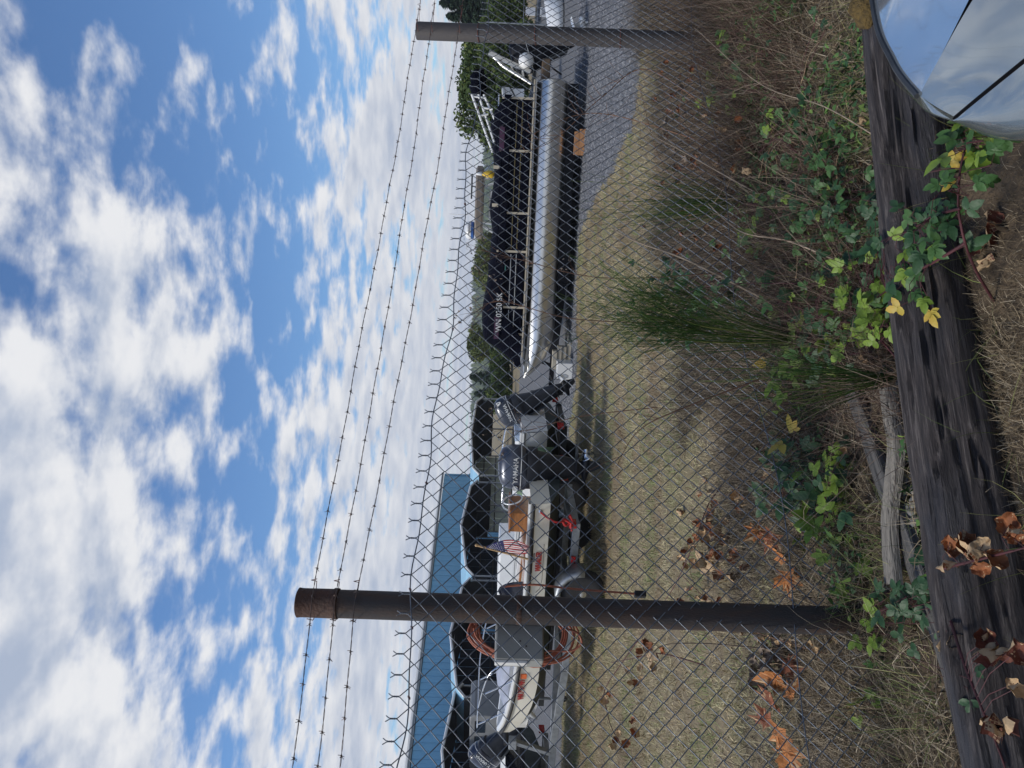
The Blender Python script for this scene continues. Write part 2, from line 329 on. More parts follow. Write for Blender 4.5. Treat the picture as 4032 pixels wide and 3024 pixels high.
def blades(name, base, length, width, up, bend, material, seed, parent=None, rnd=None, seg=3):
    """ribbons of grass: base Nx3; up 0 lying..1 standing"""
    g = np.random.default_rng(seed); n = len(base)
    az = g.uniform(0, 2 * np.pi, n); el = np.clip(g.normal(up, 0.28, n), -0.02, 1.0) * np.pi / 2
    L = length * g.uniform(0.5, 1.3, n); d = np.stack([np.cos(az) * np.cos(el), np.sin(az) * np.cos(el), np.sin(el)], 1)
    side = np.stack([-np.sin(az), np.cos(az), np.zeros(n)], 1); tw = g.normal(0, 1, n)[:, None]
    side = side + np.array([0, 0, 1.0]) * tw * 0.4; side /= np.linalg.norm(side, axis=1)[:, None]
    rows = []; p = base.copy(); curl = g.normal(0, 1, (n, 3)) * bend
    for i in range(seg + 1):
        w = width * (1 - 0.85 * i / seg) * g.uniform(0.7, 1.3, n)
        rows.append(p - side * w[:, None] / 2); rows.append(p + side * w[:, None] / 2)
        d = d + curl / seg + np.array([0, 0, -bend * 0.35 / seg]); d /= np.linalg.norm(d, axis=1)[:, None]; p = p + d * (L / seg)[:, None]
        p[:, 2] = np.maximum(p[:, 2], 0.004)
    V = np.stack(rows, 1).reshape(-1, 3); k = 2 * (seg + 1); o = np.arange(n)[:, None] * k
    Fc = np.concatenate([o + np.array([[2 * i, 2 * i + 1, 2 * i + 3, 2 * i + 2]]) for i in range(seg)], 0)
    rv = g.uniform(0, 1, n) if rnd is None else rnd
    return link(name, np_mesh(name, V, Fc, material, np.repeat(rv, k)), parent)

# ------------------------------------------------------------------ the setting
FL = Vector((-0.93, 3.16, 0)); FD = Vector((0.838, 0.545, 0)).normalized(); FN = Vector((FD.y, -FD.x, 0))   # fence line; FN faces the camera
def fpt(s, off=0.0, z=0.0): p = FL + FD * s + FN * off; return Vector((p.x, p.y, z))
def fence_side(P): return (P[:, 0] - FL.x) * FN.x + (P[:, 1] - FL.y) * FN.y     # >0 = camera side

m = mat('dry_lawn_soil', (0.27, 0.21, 0.125), 0.95, 0, 0.3, 1.6, 0.5, 40, col2=(0.17, 0.165, 0.065), thr=(0.45, 0.8))
mb = MB(); mb.add([(-1500, -60, 0), (1500, -60, 0), (1500, 2500, 0), (-1500, 2500, 0)], [(0, 1, 2, 3)])
tag(mb.build('ground', m), 'tan mown dry lawn ground stretching behind the wire fence', kind='structure')

# verge of dark litter soil between the camera and the lawn: a lumpy sheet just above the ground
mv = mat('dark_litter_soil', (0.055, 0.038, 0.024), 0.95, 0, 0.4, 7, 0.9, 45, col2=(0.14, 0.10, 0.06), thr=(0.35, 0.7))
mb = MB(); NX, NY = 90, 70
for j in range(NY + 1):
    for i in range(NX + 1):
        s = -5 + 13 * i / NX; o = -0.75 + 5.6 * j / NY; p = fpt(s, o)
        edge = min(1.0, (o + 0.75) / 0.5, (4.85 - o) / 0.5, (s + 5) / 0.5, (8 - s) / 0.5)
        z = 0.006 + edge * (0.018 + 0.026 * mnoise.noise(Vector((p.x * 2.2, p.y * 2.2, 1.3))) + 0.012 * mnoise.noise(Vector((p.x * 8, p.y * 8, 3))))
        mb.v.append((p.x, p.y, max(z, 0.006)))
w = NX + 1
mb.f = [(j * w + i + 1, j * w + i, (j + 1) * w + i, (j + 1) * w + i + 1) for j in range(NY) for i in range(NX)]; mb.m = [0] * len(mb.f)
tag(mb.build('verge_soil', mv, smooth=180), 'dark litter covered soil of the overgrown verge beside the log', kind='structure')

# gravel yard
mg = mat('grey_gravel_bed', (0.115, 0.12, 0.13), 0.95, 0, 0.35, 18, 1.0, 60, col2=(0.16, 0.16, 0.165))
edge_px = [(1214, 1900), (1214, 1659), (1214, 1300), (1216, 1100), (1228, 950), (1246, 800), (1246, 640), (1252, 520), (1285, 440), (1335, 350), (1372, 240), (1384, 100), (1386, -60), (1392, -300)]
rng = random.Random(4)
edge = []
for p in spline([G(x, y) for x, y in edge_px], 10):
    a = 0.10 if p.y > 9 else 0.06
    edge.append((p.x + rng.uniform(-a, a), p.y + rng.uniform(-a, a)))
poly = edge + [(40, 7.5), (40, 30), (3, 40), (-40, 48), (-40, 14)]
mb = MB(); mb.add([(x, y, 0.004) for x, y in poly], [tuple(range(len(poly)))[::-1]])
go = mb.build('gravel_yard', mg)
if go.data.polygons[0].normal.z < 0: go.data.flip_normals()
tag(go, 'dark grey gravel yard under the parked boats', kind='structure')
POLY = np.array(poly)
def inside(P):
    x, y = P[:, 0], P[:, 1]; r = np.zeros(len(P), bool); n = len(POLY); j = n - 1
    for i in range(n):
        xi, yi = POLY[i]; xj, yj = POLY[j]
        c = ((yi > y) != (yj > y)) & (x < (xj - xi) * (y - yi) / (yj - yi + 1e-12) + xi); r ^= c; j = i
    return r
g = np.random.default_rng(11)
def scatter(n, x0, x1, y0, y1): return np.stack([g.uniform(x0, x1, n), g.uniform(y0, y1, n), np.zeros(n)], 1)
def in_view(P, m=0.12): return np.abs(P[:, 0]) < (0.5 + m) * P[:, 1]

# loose gravel stones
P = scatter(90000, -1, 9.5, 7.0, 16); P = P[inside(P) & in_view(P)][:26000]
n = len(P); sz = g.uniform(0.010, 0.030, n); az = g.uniform(0, 6.28, n)
octa = np.array([[1, 0, 0], [0, 1, 0], [-1, 0, 0], [0, -1, 0], [0.2, 0.1, 0.8]])
V = P[:, None, :] + octa[None] * sz[:, None, None] * g.uniform(0.5, 1.3, (n, 5, 1)); V[:, :, 2] += 0.004
Fc = np.array([[0, 1, 4], [1, 2, 4], [2, 3, 4], [3, 0, 4]])
st = link('gravel_stones', np_mesh('gravel_stones', V.reshape(-1, 3), (np.arange(n)[:, None, None] * 5 + Fc[None]).reshape(-1, 3), GRAV, np.repeat(g.uniform(0, 1, n), 5)))
tag(st, 'loose grey gravel stones spread over the boat yard', 'gravel', kind='stuff')

# mown dry lawn
P = scatter(210000, -8, 8, 3.0, 14.5); P = P[(fence_side(P) < -0.25) & ~inside(P) & in_view(P)]
pn = np.array([mnoise.noise(Vector((p[0] * 0.9, p[1] * 0.9, 5.0))) + 0.5 * mnoise.noise(Vector((p[0] * 3, p[1] * 3, 2.0))) for p in P])
pr = np.array([mnoise.noise(Vector((p[0] * 0.45 - p[1] * .2, p[1] * 2.1, 8.0))) for p in P]); gp = np.array([mnoise.noise(Vector((p[0] * 1.1, p[1] * 1.6, 31.0))) for p in P])
rn = np.clip(0.42 + pn * 0.75 + pr * 0.55 + g.normal(0, 0.17, len(P)), 0, .84); rn = np.where((gp > .16) & (g.uniform(0, 1, len(P)) < .65), g.uniform(.84, 1, len(P)), rn)
kp = (pr > -.34) | (g.uniform(0, 1, len(P)) < .35); P = P[kp]; rn = rn[kp]
lo = blades('lawn_grass', P, 0.075, 0.0060, 0.45, 0.5, LAWN, 3, rnd=rn, seg=2)
tag(lo, 'short straw coloured lawn grass with green patches behind the fence', 'grass', kind='stuff')

# far ridge, with a far-off wood on it
mh = mat('wooded_ridge', (0.045, 0.075, 0.030), 0.95, 0, 0.3, 0.02, col2=(0.08, 0.12, 0.045))
mb = MB()
def ridge_h(x): return 15.5 + 7 * mnoise.noise(Vector((x * 0.006, 0.3, 0))) + 2.5 * mnoise.noise(Vector((x * 0.03, 2, 0)))
RI = 120
for j, (yy, k) in enumerate(((640, 0.0), (680, 0.35), (730, 0.75), (790, 1.0), (900, 0.9), (1100, 0.0))):
    for i in range(RI + 1):
        x = -900 + 2200 * i / RI; mb.v.append((x, yy, -0.3 + ridge_h(x) * k * (1 + 0.1 * mnoise.noise(Vector((x * .02, yy * .02, 1))))))
w = RI + 1; mb.f = [(j * w + i, j * w + i + 1, (j + 1) * w + i + 1, (j + 1) * w + i) for j in range(5) for i in range(RI)]; mb.m = [0] * len(mb.f)
tag(mb.build('hill', mh, smooth=180), 'low wooded green ridge far beyond the boat yard', kind='structure')
def cone_forest(name, P, h, r, material, seed, label):
    q = np.random.default_rng(seed); n = len(P); H = h * q.uniform(0.6, 1.4, n); Rr = r * q.uniform(0.6, 1.3, n); k = 7
    a = np.arange(k) / k * 2 * np.pi; ring = np.stack([np.cos(a), np.sin(a), np.zeros(k)], 1)
    vs = []
    for lev, (rz, rr) in enumerate(((0.05, 1.0), (0.45, 0.75), (0.8, 0.35))):
        v = P[:, None] + ring[None] * (Rr * rr)[:, None, None] * q.uniform(0.55, 1.3, (n, k, 1)); v[:, :, 2] += (H * rz)[:, None]; vs.append(v)
    top = P[:, None].copy(); top[:, :, 2] += H[:, None]; V = np.concatenate(vs + [top], 1); m_ = V.shape[1]
    fs = []
    for l in range(2):
        for i in range(k):
            i2 = (i + 1) % k; fs += [(l * k + i, l * k + i2, (l + 1) * k + i2), (l * k + i, (l + 1) * k + i2, (l + 1) * k + i)]
    fs += [(2 * k + i, 2 * k + (i + 1) % k, 3 * k) for i in range(k)]
    Fc = (np.arange(n)[:, None, None] * m_ + np.array(fs)[None]).reshape(-1, 3)
    o = link(name, np_mesh(name, V.reshape(-1, 3), Fc, material, np.repeat(q.uniform(0, 1, n), m_))); tag(o, label, 'forest', kind='stuff'); return o
q = np.random.default_rng(8); n = 5200; xx = q.uniform(-350, 700, n); ky = q.uniform(0, 1, n)
yy = 640 + 150 * ky; zz = np.array([ridge_h(a) for a in xx]) * np.interp(ky, [0, .27, .6, 1], [0, .35, .75, 1.0]) - 0.6
cone_forest('distant_forest', np.stack([xx, yy, zz], 1), 6.5, 2.6, FOLI, 5, 'distant mixed forest covering the far ridge')

def leaf_cloud(centers, radii, per, size, seed, droop=0.0):
    q = np.random.default_rng(seed); Vs = []; rs = []
    for (c, rad) in zip(centers, radii):
        d = q.normal(0, 1, (per, 3)); d /= np.linalg.norm(d, axis=1)[:, None]; rr = q.uniform(0.35, 1.05, per) ** 0.5
        p = np.array(c)[None] + d * rr[:, None] * np.array(rad)[None]
        a = q.normal(0, 1, (per, 3)); a /= np.linalg.norm(a, axis=1)[:, None]; b = np.cross(a, q.normal(0, 1, (per, 3))); b /= np.linalg.norm(b, axis=1)[:, None]
        s_ = size * q.uniform(0.6, 1.4, per)[:, None]
        Vs.append(np.stack([p - a * s_, p + b * s_ * 0.55, p + a * s_, p - b * s_ * 0.55], 1)); rs.append(np.repeat(np.clip(q.normal(0.5, 0.12) + q.normal(0, 0.2, per), 0, 1), 4))
    V = np.concatenate(Vs, 0); n = len(V); return V.reshape(-1, 3), np.arange(n * 4).reshape(n, 4), np.concatenate(rs)
def broadleaf(name, label, base, h, rad, seed, nb=34, per=240, size=0.11, group=None, material=None):
    q = random.Random(seed); t = thing(name, label, 'tree', base, 0, group)
    mb = MB(); mb.tube([(0, 0, -0.2), (0.05, 0, h * .2), (0, 0.05, h * 0.45), (0.1, 0, h * .7)], [h * .03, h * .025, h * .018, h * .008], 8)
    cs = []; rs = []
    for i in range(nb):
        a = q.uniform(0, 6.28); e = q.uniform(0.0, 1.0); rr = rad * math.sqrt(q.uniform(0.05, 1)) * (1 - 0.55 * abs(e - .35))
        c = (math.cos(a) * rr, math.sin(a) * rr, h * (0.22 + 0.66 * e)); cs.append(c); k = q.uniform(.28, .5) * rad; rs.append((k, k, k * .75))
        if i % 3 == 0: mb.tube([(0, 0, h * (.15 + .4 * e)), (c[0] * .5, c[1] * .5, c[2] - .1 * h), c], [h * .012, h * .008, h * .003], 5)
    mb.build('trunk', M_bark, t, smooth=60)
    V, Fc, rv = leaf_cloud(cs, rs, per, size, seed); tag(link('crown', np_mesh('crown', V, Fc, material or FOLI, rv), t), kind='stuff'); return t
def conifer(name, label, base, h, rad, seed, group=None):
    q = np.random.default_rng(seed); t = thing(name, label, 'tree', base, 0, group)
    MB().tube([(0, 0, -.2), (0, 0, h * .5), (0, 0, h * .97)], [h * .018, h * .011, .01], 7).build('trunk', M_bark, t, smooth=60)
    n = 3600; e = q.uniform(0.05, 1, n) ** 1.1; a = q.uniform(0, 6.28, n); tier = np.sin(e * 60) * .18 + .82
    rr = rad * (1 - e) ** 0.85 * tier * q.uniform(.25, 1.05, n) + .05
    p = np.stack([np.cos(a) * rr, np.sin(a) * rr, e * h - rr * .25], 1); d = np.stack([np.cos(a), np.sin(a), -np.full(n, .35)], 1); sd_ = np.stack([-np.sin(a), np.cos(a), q.normal(0, .3, n)], 1)
    s_ = (h * .035 * q.uniform(.6, 1.5, n))[:, None]; V = np.stack([p - d * s_, p + sd_ * s_ * .4, p + d * s_ * 1.2, p - sd_ * s_ * .4], 1)
    tag(link('crown', np_mesh('crown', V.reshape(-1, 3), np.arange(4 * n).reshape(n, 4), CONI, np.repeat(q.uniform(0, 1, n), 4)), t), kind='stuff'); return t

# trees behind the yard
def base_at(x, y, d): p = at(x, y, d); return (p.x, p.y, 0)
broadleaf('maple_tree', 'large rounded broadleaf tree rising behind the stern of the pontoon boat', base_at(2000, 330, 36), 3.45, 2.5, 21, 60, 420, 0.10)
broadleaf('leafy_shrub', 'low autumn tinged shrub at the foot of the rounded broadleaf tree', base_at(2000, 150, 33), 2.6, 1.5, 22, 30, 300, 0.08)
for i, (y, h, d, lb) in enumerate([(-40, 6.6, 62, 'dark conifer beside the notice boards, outermost of the row'), (25, 6.9, 64, 'dark slender conifer standing between two wider ones in the row'), (75, 6.0, 60, 'dark conifer of the row closest to the rounded broadleaf tree'), (-110, 7.6, 66, 'tallest dark conifer of the row behind the notice boards')]):
    conifer('conifer_tree', lb, base_at(2000, y, d), h, 1.9, 30 + i, 'row of conifers behind the yard')
broadleaf('yellow_green_tree', 'bright yellow green tree just past the bow of the pontoon boat', base_at(2000, 1360, 75), 4.0, 1.9, 41, 24, 260, 0.14, material=FOLI2)
conifer('pine_tree', 'dark bushy pine beyond the tilted outboard motor', base_at(2000, 1490, 68), 3.4, 1.9, 42)
conifer('pine_tree', 'smaller dark pine close to the edge of the pale sheet carport', base_at(2000, 1555, 66), 2.9, 1.7, 43)
broadleaf('green_hedge_tree', 'pale green tree top peeking over the covered pontoon deck', base_at(2000, 1060, 85), 3.9, 2.6, 44, 30, 260, 0.15, material=FOLI2)
broadleaf('green_hedge_tree', 'small green tree top beside the radar dome', base_at(2000, 975, 95), 3.7, 1.9, 45, 22, 260, 0.15, material=FOLI2)

for i, (y, d, h, lb) in enumerate(((1405, 58, 1.5, 'brownish scrub bush just beyond the pontoon bow'), (1480, 56, 1.3, 'low olive scrub bush behind the tilted outboard'), (1545, 54, 1.5, 'low dark scrub bush by the pale carport edge'), (1330, 60, 1.6, 'green scrub bush in line with the pontoon cover front'))):
    broadleaf('scrub_bush', lb, base_at(2000, y, d), h, 1.5, 140 + i, 22, 220, 0.11, 'scrub bushes beyond the yard')
# blue metal building: side wall of ribbed panels running away from the camera
BL = Vector((-24.0, 30.6, 0)); BR = Vector((-7.15, 59.4, 0)); bd = (BR - BL).normalized(); blen = (BR - BL).length
bt = thing('metal_building', 'long pale blue metal building with grey eave behind the carports', 'building', BL, math.atan2(bd.y, bd.x))
pw = 0.46; npan = int(blen / pw)
mb = MB()
prof = [(0, 0), (0.02, -0.035), (0.07, -0.035), (0.09, 0), (pw * .5, 0), (pw * .5 + .02, -.012), (pw * .5 + .06, -.012), (pw * .5 + .08, 0), (pw - .004, 0)]
mb.loft([[(x, y, 0.0) for x, y in prof], [(x, y, 4.82) for x, y in prof]], cap=False, closed=False); pm = mb.mesh('panel', M_blue)
for i in range(npan):
    o = link('panel', pm, bt); o.location = (i * pw, 0, 0)
MB().box((blen / 2, 4.02, 2.4), (blen - .02, 8, 4.8)).build('wall', M_blue, bt)
MB().box((blen / 2, -0.06, 4.9), (blen + .2, .12, .09)).build('gutter', M_greytrim, bt)
mb = MB(); mb.prism([(-0.12, 5.0), (4.0, 5.5), (8.1, 5.0), (8.1, 4.9), (4.0, 5.4), (-0.12, 4.9)], 0, blen + .1, Matrix(((0, 0, 1, 0), (1, 0, 0, 0), (0, 1, 0, 0), (0, 0, 0, 1))))
mb.build('roof', M_greytrim, bt)
for xq in (8.0, 17.5):
    MB().box((xq, -.09, 3.1), (.2, .1, .25)).build('wall_lamp', M_greytrim, bt)
MB().box((blen - .05, -.02, 2.45), (.12, .12, 4.7)).build('corner_trim', M_shedblue, bt)
bb = MB(); bb.tube([(4.2, -.1, 2.5), (4.2, -.14, 4.7)], .02, 6); bb.build('conduit', M_white, bt)

# carports: open gable ends with bent eaves
CD = Vector((math.sin(R(45)), math.cos(R(45)), 0))
def carport(name, label, pxu, depth, W, peak, leg, wallmat, roofmat, deep=5.5, seed=0, strips=0, spill=0.0):
    c = at(2000, 3024 - pxu, depth); t = thing(name, label, 'carport', (c.x, c.y, 0), math.atan2(CD.y, CD.x), 'metal carports in front of the blue building')
    h = W / 2; k = [(-h, leg), (-h + .45, leg + .36), (0, peak), (h - .45, leg + .36), (h, leg)]          # profile across
    mb = MB(); up = [(x, 0.0, z) for x, z in k]; bk = [(x, deep, z) for x, z in k]
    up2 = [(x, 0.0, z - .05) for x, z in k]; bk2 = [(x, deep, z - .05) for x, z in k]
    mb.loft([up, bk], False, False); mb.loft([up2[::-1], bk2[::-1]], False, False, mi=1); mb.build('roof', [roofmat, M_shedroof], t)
    MB().tube([(x, -.05, z - .02) for x, z in k], .065, 6).build('trim', M_white, t)
    for x in (-h + .05, h - .05):
        for y in (0.08, deep * .5, deep - .1):
            MB().box((x, y, leg / 2), (.07, .07, leg)).build('post', M_greytrim, t)
    nb = 12
    for i in range(nb):
        x0 = -h + .1 + (W - .2) * i / nb; xm = x0 + (W - .2) / nb / 2
        zt = leg + .3 + (peak - leg - .36) * (1 - abs(xm) / h) - .05
        MB().box((xm, deep - .02, zt / 2), ((W - .2) / nb - .02, .03, zt)).build('back_sheet', wallmat, t)
    for z in (1.0, 1.75): MB().box((0, deep - .09, z), (W - .2, .08, .06)).build('girt', M_shedroof, t)
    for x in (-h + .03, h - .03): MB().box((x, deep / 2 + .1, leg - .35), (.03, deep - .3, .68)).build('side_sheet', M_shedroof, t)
    for i in range(strips):
        x = -1.2 + i * 1.6; z = leg + .36 + (peak - leg - .36) * (1 - abs(x) / (h - .45)) - .07
        MB().box((x, 1.2 + i * .3, z - .02), (.7, .10, .04)).build('skylight_strip', M_white, t)
    return t
carport('carport', 'open carport with pale green sheet back wall beside the blue building corner', 1310, 44, 5.9, 2.55, 1.98, M_shedwall, M_shedblue)
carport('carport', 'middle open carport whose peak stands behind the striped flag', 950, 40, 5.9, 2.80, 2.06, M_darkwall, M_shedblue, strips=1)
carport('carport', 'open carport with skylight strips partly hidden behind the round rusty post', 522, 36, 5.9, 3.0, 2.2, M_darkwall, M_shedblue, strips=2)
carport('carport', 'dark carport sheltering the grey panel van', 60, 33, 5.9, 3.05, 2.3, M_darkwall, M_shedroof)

# ------------------------------------------------------------------ fence
def lean_post(top, foot):                              # axis from two points, extended to just under the soil
    d = (top - foot).normalized(); b = foot + d * ((-0.06 - foot.z) / d.z); return b, d, (top - b).length
top, foot = at(1172, 2372, 3.16), at(3336, 2446, 3.16)
pb, pd, pl = lean_post(top, foot)
lp = thing('fence_post', 'round rusty steel pipe fence post with brown sleeved top, carrying a grey box', 'fence post', pb)
lp.rotation_mode = 'QUATERNION'; lp.rotation_quaternion = pd.to_track_quat('Z', 'Y')
PR = 0.057
mb = MB(); mb.lathe([(PR, 0), (PR, .6), (PR, 1.2), (PR, pl - .16)], 28); mb.build('pipe', M_pipe, lp, smooth=60)
mb = MB(); mb.lathe([(PR * .99, pl - .17), (PR + .005, pl - .168), (PR + .006, pl - .150), (PR + .002, pl - .145), (PR + .001, pl - .02), (PR + .003, pl - .004), (PR - .004, pl), (PR - .03, pl + .004), (0.001, pl + .006)], 28)
mb.build('sleeve', M_cap, lp, smooth=50)
mb = MB(); mb.lathe([(PR + .001, pl - .92), (PR + .0025, pl - .915), (PR + .0025, pl - .905), (PR + .001, pl - .90)], 28); mb.build('weld_band', M_cap, lp, smooth=60)
top2, foot2 = at(1640, 121, 5.44), at(2563, 156, 5.44)
pb2, pd2, pl2 = lean_post(top2, foot2)
rp = thing('fence_post', 'plain grey brown steel fence post with a flat cut top', 'fence post', pb2)
rp.rotation_mode = 'QUATERNION'; rp.rotation_quaternion = pd2.to_track_quat('Z', 'Y')
mb = MB(); r2 = 0.061; mb.lathe([(r2, 0), (r2, pl2 * .5), (r2, pl2 - .006), (r2 - .004, pl2), (r2 - .012, pl2), (r2 - .012, pl2 - .2), (0.001, pl2 - .2)], 28); mb.build('pipe', M_pipe2, rp, smooth=50)
for k in (.35, .62, .8):
    MB().tube([(math.cos(a) * (r2 + .004), math.sin(a) * (r2 + .004), pl2 * k + .01 * math.sin(a)) for a in [i * 2 * math.pi / 16 for i in range(16)]], .0022, 5, closed=True).build('tie_wire', M_rusttie, rp)

MW, MHH = 0.039, 0.0417                                # half diamond
def mesh_top(s): return 1.880 - 0.041 * s + 0.006 * math.sin(s * 2.3) + 0.004 * math.sin(s * 5.1 + 1)
def mesh_off(s): return PR + 0.012 + 0.012 * math.sin(s * 1.7 + 0.6) ** 2 + 0.006 * math.sin(s * 4.3)
NLEV = 45
def wire_mesh(kind):
    pts = []; Rw = 0.0021
    for j in range(NLEV):                              # from the top down
        right = (j % 2 == 0) == (kind == 0)
        x = MW + 0.0006 if right else -0.0006; z = -j * MHH; yb = 0.0032 if right else -0.0032
        if j == 0:
            sx = 1 if kind == 0 else -1; x0 = MW if kind == 0 else 0.0
            h = []
            h.append((x0 + (.011 if kind == 0 else -.011), 0.003 * sx, z + .045))
            h.append((x0 + .002 * sx, 0.002, z + .032))
            for q in range(9):
                a = q * 1.25 + (0 if kind == 0 else math.pi); h.append((x0 + .0022 * math.cos(a), .0022 * math.sin(a), z + .029 - q * .0034))
            pts += h
        else:
            inn = -1 if right else 1
            pts += [(x + inn * .0042, -yb, z + .0052), (x, -yb * .2, z + .0016), (x + inn * .0006, yb * .6, z - .0022), (x + inn * .0050, yb, z - .0060)]
    return MB().tube(pts, Rw, 5, mi=0).mesh('wire', M_galv, smooth=80)
WM = [wire_mesh(0), wire_mesh(1)]
ft = thing('chain_link_fence', 'galvanised chain link mesh with twisted barbed ends hung in front of the posts', 'fence', fpt(0), math.atan2(FD.y, FD.x))
s0 = -1.02; nw = 172
for i in range(nw):
    s = s0 + i * MW; o = link('wire', WM[i % 2], ft); o.location = (s, -mesh_off(s), mesh_top(s + (MW if i % 2 == 0 else 0)) - .0415)
rngf = random.Random(5)
pts = []
for i in range(150):
    s = -1.1 + 6.9 * i / 149; pts.append((s, -mesh_off(s) - .005, mesh_top(s) - .055 + 0.012 * math.sin(s * 3.1) + .010 * math.sin(s * 7.3 + 1) + .005 * math.sin(s * 17)))
MB().tube(pts, .0026, 6).build('tension_wire', M_galv, ft, smooth=80)
pts = [(-1.1 + 6.9 * i / 119, -mesh_off(-1.1 + 6.9 * i / 119) - .005, .30 - .010 * i / 12 + 0.03 * math.sin(i * .17)) for i in range(120)]
MB().tube(pts, .0024, 6).build('tension_wire', M_galv, ft, smooth=80)
for s in (-.36, .05, -.10, .52, 1.38, 2.25, 3.1, 3.9):
    z = mesh_top(s) - .055 + 0.012 * math.sin(s * 3.1) + .010 * math.sin(s * 7.3 + 1) + .005 * math.sin(s * 17)
    MB().tube([(s + .006 * math.sin(a), -mesh_off(s) + .007 * math.cos(a), z + .005 * math.sin(a * 1.1)) for a in [k * .8 for k in range(14)]], .0016, 5).build('tie_wire', M_rusttie, ft)

# barbed wires
zs = {0: [(-1.6, 2.20), (-.585, 2.205), (0, 2.232), (1.19, 2.20), (2.6, 2.155), (4.1, 2.14), (5.8, 2.10)],
      1: [(-1.6, 2.11), (-.585, 2.118), (0, 2.138), (1.19, 2.09), (2.6, 2.055), (4.1, 2.04), (5.8, 1.98)],
      2: [(-1.6, 2.03), (-.585, 2.04), (0, 2.058), (1.19, 1.98), (2.6, 1.90), (4.1, 1.846), (5.8, 1.78)]}
for k, lb in enumerate(('topmost strand of barbed wire, crossing the rusty sleeve of the round post', 'middle of the three barbed wire strands above the mesh', 'lowest of the three barbed wire strands, just above the mesh')):
    bt_ = thing('barbed_wire', lb, 'barbed wire', fpt(0), math.atan2(FD.y, FD.x), 'three strands of barbed wire above the fence')
    xs = [p[0] for p in zs[k]]; zz_ = [p[1] for p in zs[k]]
    off = -(PR + .009); q = random.Random(60 + k)
    def zat(s): return float(np.interp(s, xs, zz_)) + .002 * math.sin(s * 6 + k) + .001 * math.sin(s * 19 + k)
    for ph in (0, math.pi):
        pts = []
        for i in range(560):
            s = -1.4 + 7.0 * i / 559; a = s * 62 + ph; pts.append((s, off + .0017 * math.cos(a), zat(s) + .0017 * math.sin(a)))
        MB().tube(pts, .00115, 5).build('strand', M_barb, bt_, smooth=80)
    s = -1.3 + .05 * k
    while s < 5.5:
        mb = MB(); z = zat(s)
        for e in (-1, 1):
            a0 = q.uniform(0, 3.14); l = .013
            pts = [(s + e * .003 - .004, off - math.cos(a0) * l, z - math.sin(a0) * l)] + [(s + e * .002 + .0012 * j * .4, off + .0045 * math.cos(a0 + 3.14 + j * 1.2), z + .0045 * math.sin(a0 + 3.14 + j * 1.2)) for j in range(6)] + [(s + e * .005, off + math.cos(a0 + .5) * l, z + math.sin(a0 + .5) * l)]
            mb.tube(pts, .0012, 4)
        mb.build('barb', M_barb, bt_); s += .127 * q.uniform(.85, 1.12)
    for sp, rr in ((0, PR + .004), (4.1, r2 + .004)):
        z = zat(sp); mb = MB(); mb.tube([(sp - rr * 1.25, off, z + .008)] + [(sp - math.cos(a) * rr, math.sin(a) * rr, z + .004) for a in [j * math.pi / 10 for j in range(11)]] + [(sp + rr * 1.25, off, z - .008), (sp + rr * 1.25, off - .012, z + .012), (sp + rr * 1.3, off - .02, z - .012)], .0017, 5); mb.build('tie_wire', M_rusttie, bt_)

# grey enclosure fixed to the round post, and the cord coil hung on it
bc = at(2045, 2522, 3.16)
eb = thing('electrical_box', 'weathered grey metal enclosure fixed beside the round rusty post', 'electrical box', bc - Vector((0, 0, .104)), math.atan2(FD.y, FD.x))
mb = MB(); mb.box((0, .075, .102), (.150, .11, .20)); mb.build('enclosure', M_box, eb, bevel=.006)
mb = MB(); mb.box((-.003, .016, .102), (.138, .010, .192)); mb.build('cover', M_box, eb, bevel=.004)
mb = MB(); mb.box((-.079, .045, .135), (.012, .05, .13)); mb.build('hinge_strip', M_white, eb, bevel=.002)
for x, z in ((-.02, .075), (.0, .10)): MB().lathe([(.0035, 0), (.0035, .004), (.001, .005)], 10, Matrix.Translation((x, .0105, z)) @ Matrix.Rotation(R(90), 4, 'X')).build('screw', M_dark, eb)
MB().box((.083, .07, .10), (.02, .05, .14)).build('bracket', M_galvsteel, eb)
ec = thing('extension_cord', 'faded orange cord coiled over the grey box behind the round post', 'cord', bc - Vector((0, 0, .10)), math.atan2(FD.y, FD.x))
q = random.Random(9); mb = MB()
pts = []
for turn in range(9):
    cx_ = .088 + q.uniform(-.012, .012); rx = .122 + q.uniform(-.03, .014); rz_ = .215 + q.uniform(-.03, .035); cz_ = -.015 + q.uniform(-.015, .015); oy = .155 + q.uniform(0, .07)
    for j in range(20):
        a = math.pi / 2 + (j + turn * 0.0) / 20 * 2 * math.pi
        zz2 = cz_ + .10 + rz_ * math.sin(a); xx2 = cx_ + rx * math.cos(a) * (1.0 + .45 * max(0, -math.sin(a)) * (1 if math.cos(a) < 0 else .2))
        pts.append((xx2, oy + .012 * math.sin(a * 2 + turn), zz2))
mb.tube(spline(pts, 2), .0046, 6); mb.build('coil', M_cord, ec, smooth=80)
tail = [at(x, y, 3.30) for x, y in ((1975, 2310), (2100, 2302), (2250, 2318), (2400, 2330), (2500, 2338))]
inv = (Matrix.Translation(ec.location) @ Matrix.Rotation(ec.rotation_euler.z, 4, 'Z')).inverted()
MB().tube([inv @ p for p in spline(tail, 8)], .0048, 6).build('cord_tail', M_cord, ec, smooth=80)
p = inv @ at(2520, 2340, 3.30); MB().box(tuple(p), (.026, .03, .05)).build('plug', M_black, ec, bevel=.004)
loop = [at(x, y, 3.22) for x, y in ((1985, 2590), (2080, 2598), (2140, 2592), (2155, 2565), (2250, 2562), (2290, 2530), (2270, 2490), (2220, 2475))]
MB().tube([inv @ p for p in spline(loop, 8)], .0046, 6).build('cord_tail', M_cord, ec, smooth=80)

